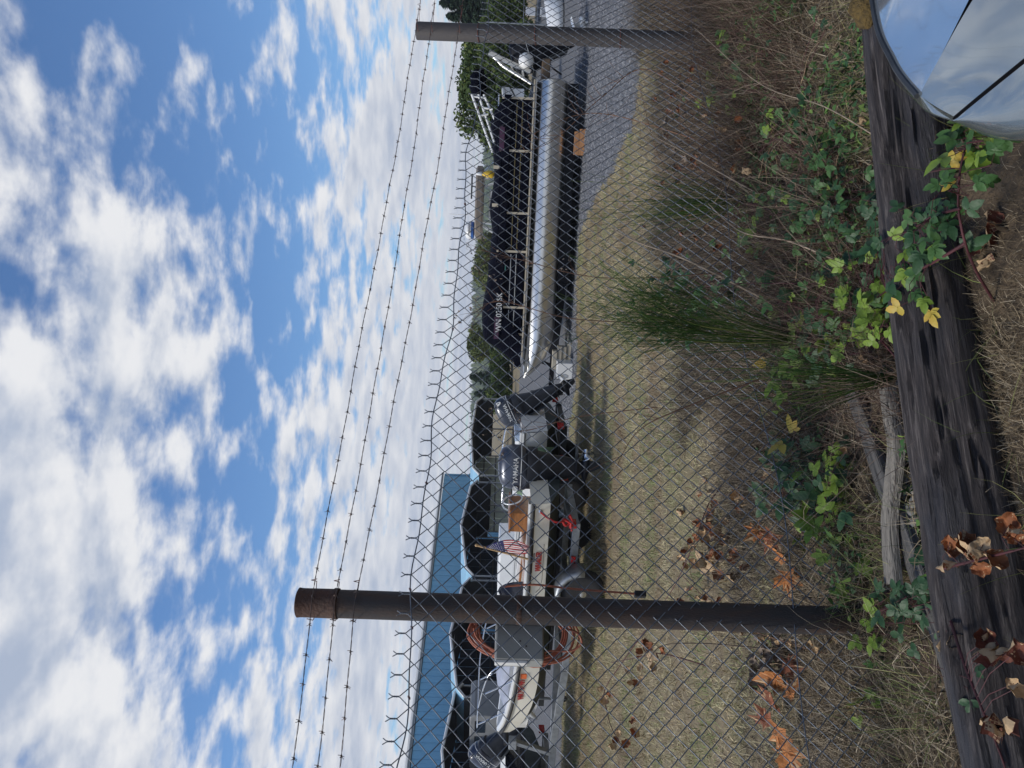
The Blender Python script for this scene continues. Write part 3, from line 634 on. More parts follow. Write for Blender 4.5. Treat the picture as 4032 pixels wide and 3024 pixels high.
# ------------------------------------------------------------------ boats and trailers
def wheel(parent, c, r=.26, w=.18, rim=M_rimdark, dish=1):
    """wheel lying across local Y"""
    t = part_group('wheel', parent, c); Mx = Matrix.Rotation(R(90 * dish), 4, 'X')
    MB().lathe([(r * .58, -w / 2), (r * .78, -w / 2 - .005), (r * .94, -w * .42), (r, -w * .28), (r, w * .28), (r * .94, w * .42), (r * .78, w / 2 + .005), (r * .58, w / 2)], 32, Mx).build('tyre', M_tyre, t, smooth=50)
    mb = MB(); mb.lathe([(r * .60, -w * .30), (r * .62, w * .40), (r * .56, w * .44), (r * .53, w * .25), (r * .34, w * .18), (r * .30, w * .30), (r * .17, w * .34), (r * .15, w * .5), (.004, w * .52)], 32, Mx)
    mb.build('rim', rim, t, smooth=40)
    for i in range(6):
        a = i * math.pi / 3; c_ = Vector((math.cos(a) * r * .44, math.sin(a) * r * .44, w * .235))
        M_ = Mx @ Matrix.Translation(c_) @ Matrix.Rotation(a, 4, 'Z'); MB().lathe([(.028, 0), (.028, .006), (.02, .007)], 12, M_).build('rim_hole', M_tan if rim is not M_steel else M_rimdark, t)
    for i in range(5):
        a = i * 2 * math.pi / 5; M_ = Mx @ Matrix.Translation((math.cos(a) * r * .23, math.sin(a) * r * .23, w * .31)); MB().lathe([(.011, 0), (.011, .018), (.004, .022)], 6, M_).build('lug_nut', M_galvsteel, t)
    return t
def trailer(name, label, loc, rz, hw, back, fore, tongue, frame, fendermat, rim, r=.26, fz=.42, lights=True, wheels=True, fender=True, rk=.72, rh=.10):
    t = thing(name, label, 'trailer', loc, rz, 'boat trailers in the yard')
    for s in (-1, 1):
        MB().bar((-back, s * hw * rk, fz), (fore * .45, s * hw * rk, fz), .06, rh).build('frame_rail', frame, t, bevel=.006)
        MB().bar((fore * .45, s * hw * rk, fz), (fore, 0.03 * s, fz + .02), .06, rh).build('frame_rail', frame, t, bevel=.006)
        MB().bar((-back * .9, s * hw * .42, fz + .16), (fore * .5, s * hw * .42, fz + .20), .09, .05).build('bunk', M_black, t)
        if wheels: wheel(t, (0, s * hw, r), r, .17, rim, -s)
        if fender:
            mb = MB(); n = 12; rr = r + .05
            A = [math.pi * (-.02 + 1.04 * i / n) for i in range(n + 1)]
            y0, y1 = hw - .11, hw + .12
            ring = [[(math.cos(a) * (rr + q), s * y, r + .02 + math.sin(a) * (rr + q)) for a in A] for y, q in ((y0, 0), (y1 - .02, 0), (y1, -.02), (y1 + .004, -.06))]
            mb.loft(ring, False, False); o = mb.build('fender', fendermat, t, smooth=60); o.modifiers.new('s', 'SOLIDIFY').thickness = .004
        if lights:
            MB().box((-back - .03, s * (hw * rk + .08), fz + .06), (.05, .17, .10)).build('tail_lamp', M_redlens, t, bevel=.008)
            MB().box((-back + .5, s * (hw * rk + .045), fz + .01), (.09, .03, .06)).build('side_marker', M_redlens, t, bevel=.006)
    for x in (-back + .06, -.55, .35, fore * .44):
        MB().bar((x, -hw * rk, fz - .005), (x, hw * rk, fz - .005), .05, .08).build('cross_member', frame, t)
    MB().bar((0, -hw + .05, r), (0, hw - .05, r), .06, .06).build('axle', M_frame, t)
    MB().bar((fore - .1, 0, fz + .02), (fore + tongue, 0, fz + .02), .07, .10).build('tongue', frame, t, bevel=.006)
    MB().bar((fore + .25, 0, fz + .05), (fore + .05, 0, fz + .62), .08, .06).build('winch_post', frame, t, bevel=.005)
    MB().box((fore + .08, 0, fz + .62), (.16, .12, .12)).build('winch', M_galvsteel, t, bevel=.01)
    MB().tube([(fore + .02, -.1, fz + .72), (fore + .02, .1, fz + .72)], .035, 10).build('bow_roller', M_black, t)
    MB().tube([(fore + tongue * .8, .12, .02), (fore + tongue * .8, .12, fz + .45)], .025, 8).build('jack', M_galvsteel, t)
    MB().lathe([(.06, -.02), (.07, 0), (.06, .02)], 14, Matrix.Translation((fore + tongue * .8, .12, .07)) @ Matrix.Rotation(R(90), 4, 'X')).build('jack_wheel', M_black, t)
    return t
def sup(c, a, b, z, n=24, e=2.8, dx=0.0):
    out = []
    for j in range(n):
        q = 2 * math.pi * j / n; cs, sn = math.cos(q), math.sin(q)
        out.append((c + dx + a * math.copysign(abs(cs) ** (2 / e), cs), b * math.copysign(abs(sn) ** (2 / e), sn), z))
    return out
def outboard(parent, loc, tilt, k, cowl, leg, lower, prop, lines=True, txt='YAMAHA', num=None, emblem=False, near=1, yaw=0.0, lk=1.0):
    """local origin at the transom clamp; X towards the bow, the motor hangs behind it"""
    t = part_group('outboard_motor', parent, loc, (0, tilt, yaw))
    c = -.17 * k
    lv = [(.02, .86, .86, .02), (.05, .95, .96, .01), (.12, 1.0, 1.0, .0), (.20, 1.0, .98, -.005), (.28, .93, .90, -.01), (.335, .80, .74, -.015), (.37, .56, .5, -.02), (.382, .25, .22, -.02)]
    rings = [sup(c, .29 * k * a, .17 * k * b, z * k + .20 * k, dx=d * k) for z, a, b, d in lv]
    MB().loft(rings).build('cowl', cowl, t, smooth=60)
    MB().loft([sup(c, .262 * k, .152 * k, .10 * k), sup(c, .270 * k, .158 * k, .13 * k), sup(c, .270 * k, .158 * k, .225 * k)]).build('lower_cowl', leg, t, smooth=50)
    MB().loft([sup(c, .2925 * k, .1715 * k, .296 * k), sup(c, .2925 * k, .1715 * k, .306 * k)], cap=False).build('stripe', M_silver, t, smooth=60)
    MB().loft([sup(c - .02 * k, .12 * k, .075 * k, -.62 * k * lk, e=2), sup(c - .02 * k, .15 * k, .085 * k, -.40 * k * lk, e=2.2), sup(c - .01 * k, .17 * k, .10 * k, -.10 * k), sup(c, .23 * k, .14 * k, .11 * k)]).build('midsection', leg, t, smooth=60)
    MB().box((c - .10 * k, 0, -.63 * k * lk), (.42 * k, .20 * k, .015 * k)).build('cavitation_plate', lower, t, bevel=.004 * k)
    MB().loft([sup(c - .02 * k, .085 * k, .022 * k, -.78 * k * lk, e=2), sup(c - .02 * k, .12 * k, .05 * k, -.62 * k * lk, e=2)]).build('lower_strut', lower, t, smooth=60)
    Mx = Matrix.Translation((c - .03 * k, 0, -.82 * k * lk)) @ Matrix.Rotation(R(-90), 4, 'Y')
    MB().lathe([(.004, -.20 * k), (.03 * k, -.16 * k), (.05 * k, -.06 * k), (.052 * k, .08 * k), (.042 * k, .14 * k)], 16, Mx).build('gearcase', lower, t, smooth=60)
    MB().prism([(-.10 * k, 0), (.09 * k, 0), (.0, -.17 * k), (-.07 * k, -.17 * k)], -.008 * k, .008 * k, Matrix.Translation((c - .03 * k, 0, -.85 * k * lk)) @ Matrix.Rotation(R(90), 4, 'X')).build('skeg', lower, t)
    hub = part_group('propeller', t, (c - .19 * k, 0, -.82 * k * lk))
    mb = MB(); mb.lathe([(.04 * k, .03 * k), (.042 * k, -.03 * k), (.03 * k, -.07 * k), (.004, -.085 * k)], 14, Matrix.Rotation(R(90), 4, 'Y'))
    for i in range(3):
        a0 = i * 2 * math.pi / 3; vs = []; 
        for u in range(5):
            for v in range(4):
                r_ = (.035 + .10 * u / 4) * k; th = (v / 3 - .5) * (1.15 if u < 4 else .7); x = th * .05 * k
                vs.append((x, math.cos(a0 + th) * r_, math.sin(a0 + th) * r_))
        mb.add(vs, [(u * 4 + v, u * 4 + v + 1, (u + 1) * 4 + v + 1, (u + 1) * 4 + v) for u in range(4) for v in range(3)])
    o = mb.build('blades', prop, hub, smooth=60); o.modifiers.new('s', 'SOLIDIFY').thickness = .006 * k
    for s in (-1, 1): MB().bar((.02 * k, s * .09 * k, .10 * k), (-.02 * k, s * .09 * k, -.30 * k), .10 * k, .03 * k).build('clamp_bracket', M_frame, t, bevel=.004)
    MB().tube([(.0, .03 * k, .05 * k), (.16 * k, .02 * k, -.02 * k), (.28 * k, .0, -.12 * k)], .014 * k, 7).build('rigging_hose', M_black, t, smooth=80)
    if txt:
        for s in ((1,) if near == 1 else (-1,)):
            X = (-1 * s, 0, 0)
            text('lettering', txt, .085 * k, M_silver, t, frame((c - .03 * k, s * .169 * k, .365 * k), X, (0, 0, 1)) if s > 0 else frame((c, s * .169 * k, .365 * k), X, (0, 0, 1)), .003, offset=.0012)
            if emblem:
                MB().lathe([(.030 * k, 0), (.034 * k, .003), (.034 * k, .006), (.026 * k, .006), (.026 * k, .001)], 20, Matrix.Translation((c + .215 * k, .160 * k, .365 * k)) @ Matrix.Rotation(R(-90), 4, 'X')).build('emblem', M_silver, t)
            if num: text('number', num, .12 * k, M_gelwhite, t, frame((c - .235 * k, s * .142 * k, .45 * k), (-.85, .45, 0), (.15, 0, 1)), .004, offset=.002)
    return t
def hull(t, L, beam, zs_, zb, zk, deckz, mside, mbot, rail, bow_round=.55, tag_='hull', bowlift=.22, flare=.86):
    """open boat: X to bow. zs_ sheer height amidships, zb chine, zk keel."""
    N = 22; hw = beam / 2; side = {1: ([], []), -1: ([], [])}
    def hb(u): return hw * (1 - max(0, (u - bow_round) / (1 - bow_round)) ** 2.3 * .86)
    def sheer(u): return zs_ + bowlift * max(0, u - .25) ** 1.7 / (.75 ** 1.7)
    def chine(u): return zb + (sheer(1) - .16 - zb) * max(0, (u - .55) / .45) ** 2.2
    def keel(u): return zk + (sheer(1) - .20 - zk) * max(0, (u - .68) / .32) ** 2.2
    X = [L * (i / N) for i in range(N + 1)]
    mb = MB(); rings = []
    for i, x in enumerate(X):
        u = i / N; b = hb(u); r = [(x, b, sheer(u)), (x, b * .985, sheer(u) * .5 + chine(u) * .5), (x, b * flare, chine(u))]
        rings.append(r)
    mb.loft(rings, False, False); mb.loft([[(p[0], -p[1], p[2]) for p in r][::-1] for r in rings], False, False)
    mb.add([rings[0][0], rings[0][2], (0, -rings[0][2][1], rings[0][2][2]), (0, -rings[0][0][1], rings[0][0][2])], [(0, 1, 2, 3)])
    e = rings[-1]; mb.add([e[0], e[2], (e[2][0], -e[2][1], e[2][2]), (e[0][0], -e[0][1], e[0][2])], [(3, 2, 1, 0)])
    mb.build('hull', mside, t, smooth=50)
    mb = MB(); R2 = []
    for i, x in enumerate(X):
        u = i / N; b = hb(u) * (flare - .003); c = chine(u) - .001; k_ = min(keel(u), c - .01)
        R2.append([(x, b, c), (x, b * .6, c * .45 + k_ * .55 - .02), (x, 0, k_), (x, -b * .6, c * .45 + k_ * .55 - .02), (x, -b, c)])
    mb.loft(R2, False, False); mb.add(R2[0], [(0, 1, 2, 3, 4)]); mb.build('hull_bottom', mbot, t, smooth=50)
    for s in (1, -1):
        MB().tube([(x, s * (hb(i / N) + .012), sheer(i / N) - .03) for i, x in enumerate(X)], .022, 8).build('rub_rail', rail, t, smooth=60)
        cap = MB(); cap.loft([[(x, s * (hb(i / N) + .004), sheer(i / N) + .004), (x, s * (hb(i / N) + .002), sheer(i / N) + .03), (x, s * (hb(i / N) - .10), sheer(i / N) + .028), (x, s * (hb(i / N) - .105), deckz)] for i, x in enumerate(X)], False, False); cap.build('gunwale', M_gelwhite, t, smooth=40)
    mb = MB(); mb.loft([[(x, hb(i / N) - .1, deckz), (x, -hb(i / N) + .1, deckz)] for i, x in enumerate(X)], False, False); mb.build('deck', M_gelwhite, t)
    return hb, sheer, chine

# --- small white boat with the wooden console, nearest the fence
WZ = R(161.8)
WH = Vector((math.cos(WZ), math.sin(WZ), 0)); WS = Vector((-1.195, 10.06, 0))
wt = trailer('boat_trailer', 'galvanised trailer with bright fenders under the cream boat with the striped flag', WS + WH * 1.22, WZ, .76, .85, 3.05, 1.5, M_galvsteel, M_galvsteel, M_steel, .285, .40)
wb = thing('motor_boat', 'small cream skiff with wooden console, red lettering and striped flag', 'boat', WS, WZ)
hb, sheer, chine = hull(wb, 4.06, 1.60, 1.0, .76, .58, .84, M_cream, M_bottom, M_black, bowlift=.24, flare=.95)
outboard(wb, (.06, 0, .80), R(0), 1.04, M_cowl, M_leg, M_leg, M_steel, emblem=True, lk=.62)
con = part_group('console', wb, (.50, .10, .0))
MB().box((0, 0, 1.02), (.27, .50, .40)).build('side_panel', M_wood, con, bevel=.008)
MB().box((-.02, 0, 1.232), (.32, .54, .025)).build('top_board', M_wood, con, bevel=.005)
MB().tube([(-.20 + .03 * math.sin(a), .13 * math.cos(a), 1.20 + .12 * math.sin(a)) for a in [i * math.pi / 12 for i in range(24)]], .010, 7, closed=True).build('steering_wheel', M_gelwhite, con, smooth=80)
for x in (1.25, 2.55):
    MB().box((x, 0, 1.005), (.28, 1.36, .03)).build('thwart', M_wood, wb, bevel=.006)
for s in (1, -1):
    MB().tube([(1.0 + i * .3, s * (hb((1.0 + i * .3) / 4.06) - .14), sheer((1.0 + i * .3) / 4.06) - .03) for i in range(8)], .02, 6).build('wood_rail', M_wood, wb)
MB().loft([[(1.75 + .32 * j, .25 * math.cos(a) * (1 - .5 * j), .98 + (.36 - .16 * j) * math.sin(a)) for a in [math.pi * i / 8 for i in range(9)]] for j in (0, .4, 1)], False, False).build('seat_cover', M_navycowl, wb, smooth=60)
# bow rails
for s in (1, -1):
    pts = [(2.35, s * (hb(.58) - .05), sheer(.58)), (2.5, s * (hb(.6) - .05), sheer(.6) + .33), (3.2, s * (hb(.8) - .05), sheer(.8) + .40), (3.85, s * (hb(.95) - .03), sheer(.95) + .34), (3.98, s * .06, sheer(.98) + .33)]
    MB().tube(spline(pts, 6), .010, 8).build('bow_rail', M_steel, wb, smooth=80)
    for u in (.68, .86): MB().tube([(4.06 * u - .1, s * (hb(u) - .05), sheer(u)), (4.06 * u + .12, s * (hb(u) - .05), sheer(u) + .37)], .011, 7).build('stanchion', M_steel, wb)
mb = MB(); n = 10
mb.loft([[(2.6 + .9 * i / n, (.42 - .1 * i / n) * math.cos(a), sheer(.75) + .02 + .17 * math.sin(math.pi * (i + .5) / (n + 1)) ** .5 * math.sin(a)) for a in [math.pi * j / 8 for j in range(9)]] for i in range(n + 1)], False, False)
mb.build('bow_cushion', mat('pale_grey_blue_canvas', (0.33, 0.36, 0.44), .7, 0, .15, 6), wb, smooth=60)
def side_frame(x, z, out=.004):                    # text plane on the near (port) side
    u = x / 4.06; y = hb(u); y2 = hb(u + .03); return frame((x, y * .984 + out, z), (-.03 * 4.06, -(y2 - y), 0), (0, .16, 1))
SL = lambda x: (x, hb(x / 4.06))
text('lettering', 'WHALER', .10, M_redtext, wb, side_frame(.80, .865, .010), .003, shear=.3, sx=.68, offset=.003)
text('lettering', 'BOSTON', .035, M_dark, wb, side_frame(.74, .925, .010), .002, shear=.3, sx=.9)
MB().tube([(.55, .80 * .99 + .012, .945), (.95, .80 * .99 + .012, .945)], .003, 4).build('pinstripe', M_dark, wb)
MB().tube([(.55, .80 * .97 + .012, .81), (1.05, .80 * .97 + .012, .81), (1.18, .80 * .975 + .012, .83), (1.24, .80 * .98 + .012, .88)], .003, 4).build('pinstripe', M_dark, wb)
text('registration', 'WN 7937 NH', .115, M_redtext, wb, side_frame(2.76, .985, .016), .003, sx=.56, offset=.003)
MB().box((2.52, hb(.62) * .985 + .012, .97), (.07, .012, .08)).build('sticker', M_orange, wb)
for x, z in ((.10, .88),): MB().lathe([(.02, 0), (.028, .012), (.01, .02)], 12, Matrix.Translation((x, hb(0) * .97, z)) @ Matrix.Rotation(R(-90), 4, 'X')).build('eye_bolt', M_steel, wb)
MB().tube(spline([(.10, hb(0) * .99 + .02, .88), (.17, hb(.1) + .03, .78), (.22, hb(.1) + .03, .66), (.24, .68, .48)], 6), .012, 6).build('tie_strap', M_red, wb)
MB().tube(spline([(.24, .74, .50), (.30, .76, .56), (.20, .78, .60), (.26, .76, .48), (.16, .75, .52), (.40, .70, .47)], 6), .016, 6).build('strap_knot', M_red, wb)
q = random.Random(3)
for i in range(4):
    cx0 = 2.35 + q.uniform(-.1, .1); MB().tube([(cx0 + .22 * math.cos(a) + .1 * math.sin(a * 3), .35 + .2 * math.sin(a), 1.05 + .05 * math.sin(a * 2 + i)) for a in [j * math.pi / 10 for j in range(20)]], .010, 6, closed=True).build('rope_coil', mat('pale_blue_rope', (.42, .48, .62), .8), wb)
# flag on its staff
fl = thing('flag', 'small American flag on a pale wooden staff leaning from the cream boat', 'flag', at(2080, 2200, 9.45))
fo = Vector(fl.location); f0 = at(2080, 2202, 9.45) - fo; f1 = at(1876, 2147, 9.40) - fo
MB().tube([f0, f1], .013, 8).build('staff', M_pole, fl, smooth=80)
MB().lathe([(.002, -.02), (.016, -.014), (.02, 0), (.015, .014), (.002, .02)], 12, Matrix.Translation(f1)).build('finial', M_pole, fl, smooth=80)
qa = [(1912, 2157, 9.40), (1935, 2142, 9.36), (1990, 2126, 9.32), (2035, 2128, 9.33), (2085, 2152, 9.36)]     # fly edge
qb = [(1916, 2161, 9.41), (1955, 2168, 9.42), (1998, 2178, 9.43), (2035, 2184, 9.43), (2078, 2178, 9.40)]      # edge by the staff
A_ = spline([at(*p) - fo for p in qa], 6); B_ = spline([at(*p) - fo for p in qb], 6); NU = len(A_); NV = 13
mb = MB(); rows = []
for i in range(NU):
    rows.append([A_[i].lerp(B_[i], j / NV) + Vector((0, .018 * math.sin(j * 1.3 + i * .25) * (i / NU), 0)) for j in range(NV + 1)])
mb.v = [tuple(p) for r in rows for p in r]
for i in range(NU - 1):
    for j in range(NV):
        mb.f.append((i * (NV + 1) + j, i * (NV + 1) + j + 1, (i + 1) * (NV + 1) + j + 1, (i + 1) * (NV + 1) + j))
        can = i < NU * .42 and i > 0
        mb.m.append(2 if can else (0 if j % 2 == 0 else 1))
o = mb.build('cloth', [M_flagred, M_flagwhite, M_flagblue], fl, smooth=180); o.modifiers.new('s', 'SOLIDIFY').thickness = .002
mb = MB()
for i in range(3, int(NU * .42)):
    for j in range(1 + (i % 2), NV, 2):
        c_ = rows[i][j].lerp(rows[i + 1][j + 1], .5) + Vector((0, -.004, 0)); s_ = .0075
        mb.add([c_ + Vector((s_ * math.cos(a) * (1 if k % 2 == 0 else .42), 0, s_ * math.sin(a) * (1 if k % 2 == 0 else .42))) for k, a in enumerate([1.57 + n_ * math.pi / 5 for n_ in range(10)])], [tuple(range(10))])
mb.build('star_pattern', M_flagwhite, fl)

# --- second boat, motor tilted up
BZ = R(162.5); BHd = Vector((math.cos(BZ), math.sin(BZ), 0)); BS = Vector((-.44, 12.0, 0))
trailer('boat_trailer', 'dark trailer with slotted steel wheels under the white boat with green tarp', BS + BHd * 1.0, BZ, .74, 1.0, 3.3, 1.2, M_frame, M_frame, M_rimdark, .27, .42, fender=False)
b2 = thing('motor_boat', 'white boat with raised outboard and green tarp hanging over its side', 'boat', BS, BZ)
hb2, sh2, ch2 = hull(b2, 4.9, 1.75, 1.06, .68, .50, .80, M_gelwhite, M_bottom, M_greytrim, bowlift=.10)
outboard(b2, (-.02, 0, .90), R(26), .86, M_cowl2, M_leg, M_leg, M_gelwhite, num='40', lk=.92)
mb = MB(); ring = []
for i in range(9):
    x = .20 + .10 * i; w_ = .03 * math.sin(i * 2.1)
    ring.append([(x, hb2(x / 4.9) - .12, 1.09), (x + w_ * .3, hb2(x / 4.9) + .035, 1.085), (x + w_, hb2(x / 4.9) + .05 + w_, .92), (x - w_, hb2(x / 4.9) + .045, .75 + .03 * math.sin(i)), (x + w_, hb2(x / 4.9) + .01 + w_, .58 + .06 * math.sin(i * 1.4))])
mb.loft(ring[:2] + ring[2:], False, False); o = mb.build('tarp', M_tarp, b2, smooth=60); o.modifiers.new('s', 'SOLIDIFY').thickness = .004
MB().box((.75, hb2(.15) + .01, .88), (.62, .02, .30)).build('side_board', M_cream, b2, bevel=.006)
MB().box((.2, .3, 1.10), (.10, .60, .10)).build('seat_back', mat('sky_blue_vinyl', (.36, .45, .58), .4), b2, bevel=.01)
for s in (1, -1): MB().tube(spline([(.5, s * .8, 1.09), (.55, s * .8, 1.25), (1.2, s * .8, 1.30), (1.3, s * .8, 1.09)], 5), .013, 7).build('side_rail', M_steel, b2, smooth=80)
MB().box((2.6, 0, 1.16), (.9, .9, .30)).build('cabin_box', M_gelwhite, b2, bevel=.03)
MB().box((3.6, .45, 1.15), (.5, .3, .08)).build('hatch', M_radblue, b2, bevel=.01)

# --- third boat, only its tilted navy outboard reaches into the frame
CZ = R(168); CH = Vector((math.cos(CZ), math.sin(CZ), 0)); CS = at(2010, 2955, 12.2); CS.z = 0
trailer('boat_trailer', 'plain trailer at the left of the yard under the boat with navy outboard', CS + CH * 1.4, CZ, .78, 1.3, 3.2, 1.0, M_galvsteel, M_galvsteel, M_steel, .27, .42)
b3 = thing('motor_boat', 'dark hulled boat with a tilted navy outboard and white propeller', 'boat', CS, CZ)
hull(b3, 5.0, 1.9, 1.10, .80, .52, .85, mat('navy_hull', (.012, .014, .024), .25, 0, .2, 4, coat=.4), M_bottom, M_black, bowlift=.15)
outboard(b3, (-.03, 0, 1.10), R(48), .88, M_navycowl, M_leg, M_gelwhite, M_gelwhite, txt='YAMAHA')

# --- pontoon boat
PZ = math.atan2(.25, -.968); PH = Vector((math.cos(PZ), math.sin(PZ), 0)); PA = Vector((-PH.y, PH.x, 0))      # PA points at the camera (port)
PSn = at(2180, 316, 13.8); PSn.z = 0
PS = PSn - PA * .9
pt = thing('pontoon_boat', 'long aluminium pontoon boat under a black canvas cover', 'boat', PS, PZ)
TL = 5.72; TR = .285; TZ = .635
for s in (1, -1):
    mb = MB(); rings = []
    prof = [(0, .80, 0), (.03, .97, 0), (.06, 1, 0)] + [(x, 1, 0) for x in (.9, 1.8, 1.82, 2.7, 3.6, 4.5, 4.52)] + [(4.6, .99, .0), (4.82, .93, .015), (5.06, .78, .06), (5.26, .56, .12), (5.42, .30, .19), (5.52, .08, .245)]
    for x, k, dz in prof:
        kk = k + (.012 if x in (1.8, 3.6, 4.5) else 0); rings.append([(x, s * .90 + math.cos(a) * TR * k, TZ + dz + math.sin(a) * TR * kk) for a in [2 * math.pi * j / 28 for j in range(28)]])
    mb.loft(rings); mb.build('pontoon_tube', M_alu, pt, smooth=50)
    MB().box((2.4, s * .90, TZ + TR + .015), (4.6, .12, .06)).build('riser', M_alu, pt)
    mb = MB(); mb.prism([(4.35, TZ + .215), (5.40, TZ + .27), (5.35, TZ + .21), (4.5, TZ + .13)], -.012, .012, Matrix.Translation((0, s * (.90 + .18), 0)) @ Matrix.Rotation(R(90), 4, 'X')); mb.build('spray_fin', M_alu, pt)
DZ = .96
MB().box((2.55, 0, DZ - .02), (5.0, 2.22, .06)).build('deck', M_black, pt)
for s in (1, -1):
    for z, m_ in ((DZ - .035, M_steel), (DZ + .0, M_tan)): MB().bar((.03, s * 1.125, z), (5.06, s * 1.125, z), .03, .026).build('deck_trim', m_, pt)
    # side panels between uprights
    xs_ = [.35, 1.25, 2.35, 3.05, 4.1, 4.62]
    for a, b in zip(xs_[:-1], xs_[1:]):
        MB().box(((a + b) / 2, s * 1.08, DZ + .30), (b - a - .045, .02, .52)).build('side_panel', M_panel, pt)
        for z in (DZ + .19, DZ + .29): MB().box(((a + b) / 2, s * 1.094, z), (b - a - .10, .006, .016)).build('trim_stripe', M_gold if a < 2.9 else M_greytrim, pt)
    for x in xs_: MB().box((x, s * 1.085, DZ + .28), (.04, .04, .56)).build('upright', M_tan, pt)
for x in (.35, 4.62): MB().box((x, 0, DZ + .30), (.03, 2.1, .55)).build('end_panel', M_panel, pt)
# canvas cover: stretched from rail to a raised middle
mb = MB(); rings = []; q = random.Random(17)
for i in range(41):
    x = .30 + 4.98 * i / 40; u = i / 40
    hgt = 1.62 + .05 * math.sin(u * 17) + (.05 if .52 < u < .92 else 0) - (.10 * max(0, math.sin((u - .40) * 14)) if .38 < u < .62 else 0)
    if u > .90: hgt -= (u - .90) * 5.2
    if u < .06: hgt -= (.06 - u) * 3
    lowz = (DZ + .40) if u < .78 else (DZ + .40 - min(1, (u - .78) * 10) * .38)
    wv = .014 * math.sin(i * 1.9) + .010 * q.uniform(-1, 1)
    k = 1.0 if u < .9 else 1 - (u - .9) * 1.2
    rings.append([(x, k * y_, z_) for y_, z_ in ((1.135 + wv, lowz), (1.14 + wv, lowz + .12), (1.10, hgt - .10), (1.0, hgt - .02), (.6, hgt + .03), (0, hgt + .05), (-.6, hgt + .03), (-1.0, hgt - .02), (-1.10, hgt - .10), (-1.14 - wv, lowz + .12), (-1.135 - wv, lowz))])
mb.loft(rings, False, False); e = rings[-1]; mb.add(e, [tuple(range(len(e)))]); e = rings[0]; mb.add(e, [tuple(range(len(e)))[::-1]])
o = mb.build('canvas_cover', M_cover, pt, smooth=75)
for x, z in ((4.5, 1.47), (1.05, 1.50)): MB().box((x, 1.145, z), (.42, .012, .09)).build('canvas_patch', M_purple, pt)
for x in (1.55, 2.22): MB().box((x, 1.15, 1.58), (.06, .03, .11)).build('strap_clip', M_tan, pt)
text('registration', 'WN 0250 SK', .145, M_silver, pt, frame((4.20, 1.152, DZ + .47), (-1, 0, 0), (0, 0, 1)), .002, sx=.95, offset=.002)
MB().box((3.36, 1.10, DZ + .42), (.09, .02, .09)).build('sticker', M_teal, pt)
# folded shade top: frame arms and black sleeve
inv = (Matrix.Translation(PS) @ Matrix.Rotation(PZ, 4, 'Z')).inverted()
def pl(x, y, d): return inv @ at(x, y, d)
for s, dd in ((1, 13.9), (-1, 15.6)):
    for (a, b) in (((1858, 372), (1940, 600)), ((1884, 372), (1946, 560)), ((1905, 372), (1952, 480))):
        MB().tube([pl(a[0], a[1], dd), pl(b[0], b[1], dd + .05)], .022, 8).build('shade_frame_arm', M_gelwhite, pt, smooth=80)
    for a, b in (((1862, 380), (1908, 385)), ((1895, 455), (1922, 450)), ((1905, 425), (1940, 430))): MB().tube([pl(a[0], a[1], dd), pl(b[0], b[1], dd)], .018, 8).build('frame_brace', M_gelwhite, pt, smooth=80)
mb = MB(); ra = pl(1878, 375, 13.75); rb_ = pl(1880, 248, 13.75); rings = []
for i in range(10):
    u = i / 9; c_ = ra.lerp(rb_, u); k = .165 * (math.sin(math.pi * (u * .86 + .07)) ** .35)
    rings.append([(c_.x, c_.y - .9 + 1.9 * 0 + .35 * math.cos(a) * k * 5, c_.z + math.sin(a) * k * (1 + .15 * math.sin(i * 2))) for a in [2 * math.pi * j / 16 for j in range(16)]])
mb.loft(rings); mb.build('shade_sleeve', M_cover, pt, smooth=60)
# boarding ladder hinged up at the stern
for dd in (13.72, 14.05):
    MB().bar(pl(1925, 208, dd), pl(2090, 285, dd), .06, .075).build('ladder_rail', M_alu, pt, bevel=.008)
    MB().tube(spline([pl(1945, 225, dd), pl(1962, 240, dd), pl(1985, 262, dd), pl(2030, 290, dd), pl(2092, 330, dd)], 5), .034, 8).build('ladder_rail', M_alu, pt, smooth=80)
for x, y in ((1945, 222), (1990, 240), (2030, 258), (2065, 272)): MB().bar(pl(x, y, 13.72), pl(x, y, 14.05), .05, .03).build('ladder_step', M_alu, pt)
for (x, y), (x2, y2) in (((2012, 250), (2020, 284)), ((2055, 268), (2062, 306))): MB().bar(pl(x, y, 13.72), pl(x2, y2, 13.72), .03, .03).build('ladder_brace', M_alu, pt)
MB().box((-.16, .42, DZ - .22), (.50, .34, .16)).build('motor_bracket', mat('brown_bracket', (.12, .085, .055), .6), pt, bevel=.02)
outboard(pt, (-.42, .42, DZ - .28), R(20), 1.15, M_blackpaint, M_blackpaint, M_gelwhite, M_gelwhite, txt=None, lk=.8)
MB().lathe([(.004, -.14), (.09, -.11), (.14, -.02), (.14, .04), (.09, .12), (.004, .14)], 18, Matrix.Translation(pl(2072, 240, 13.7))).build('fender_buoy', M_gelwhite, pt, smooth=60)
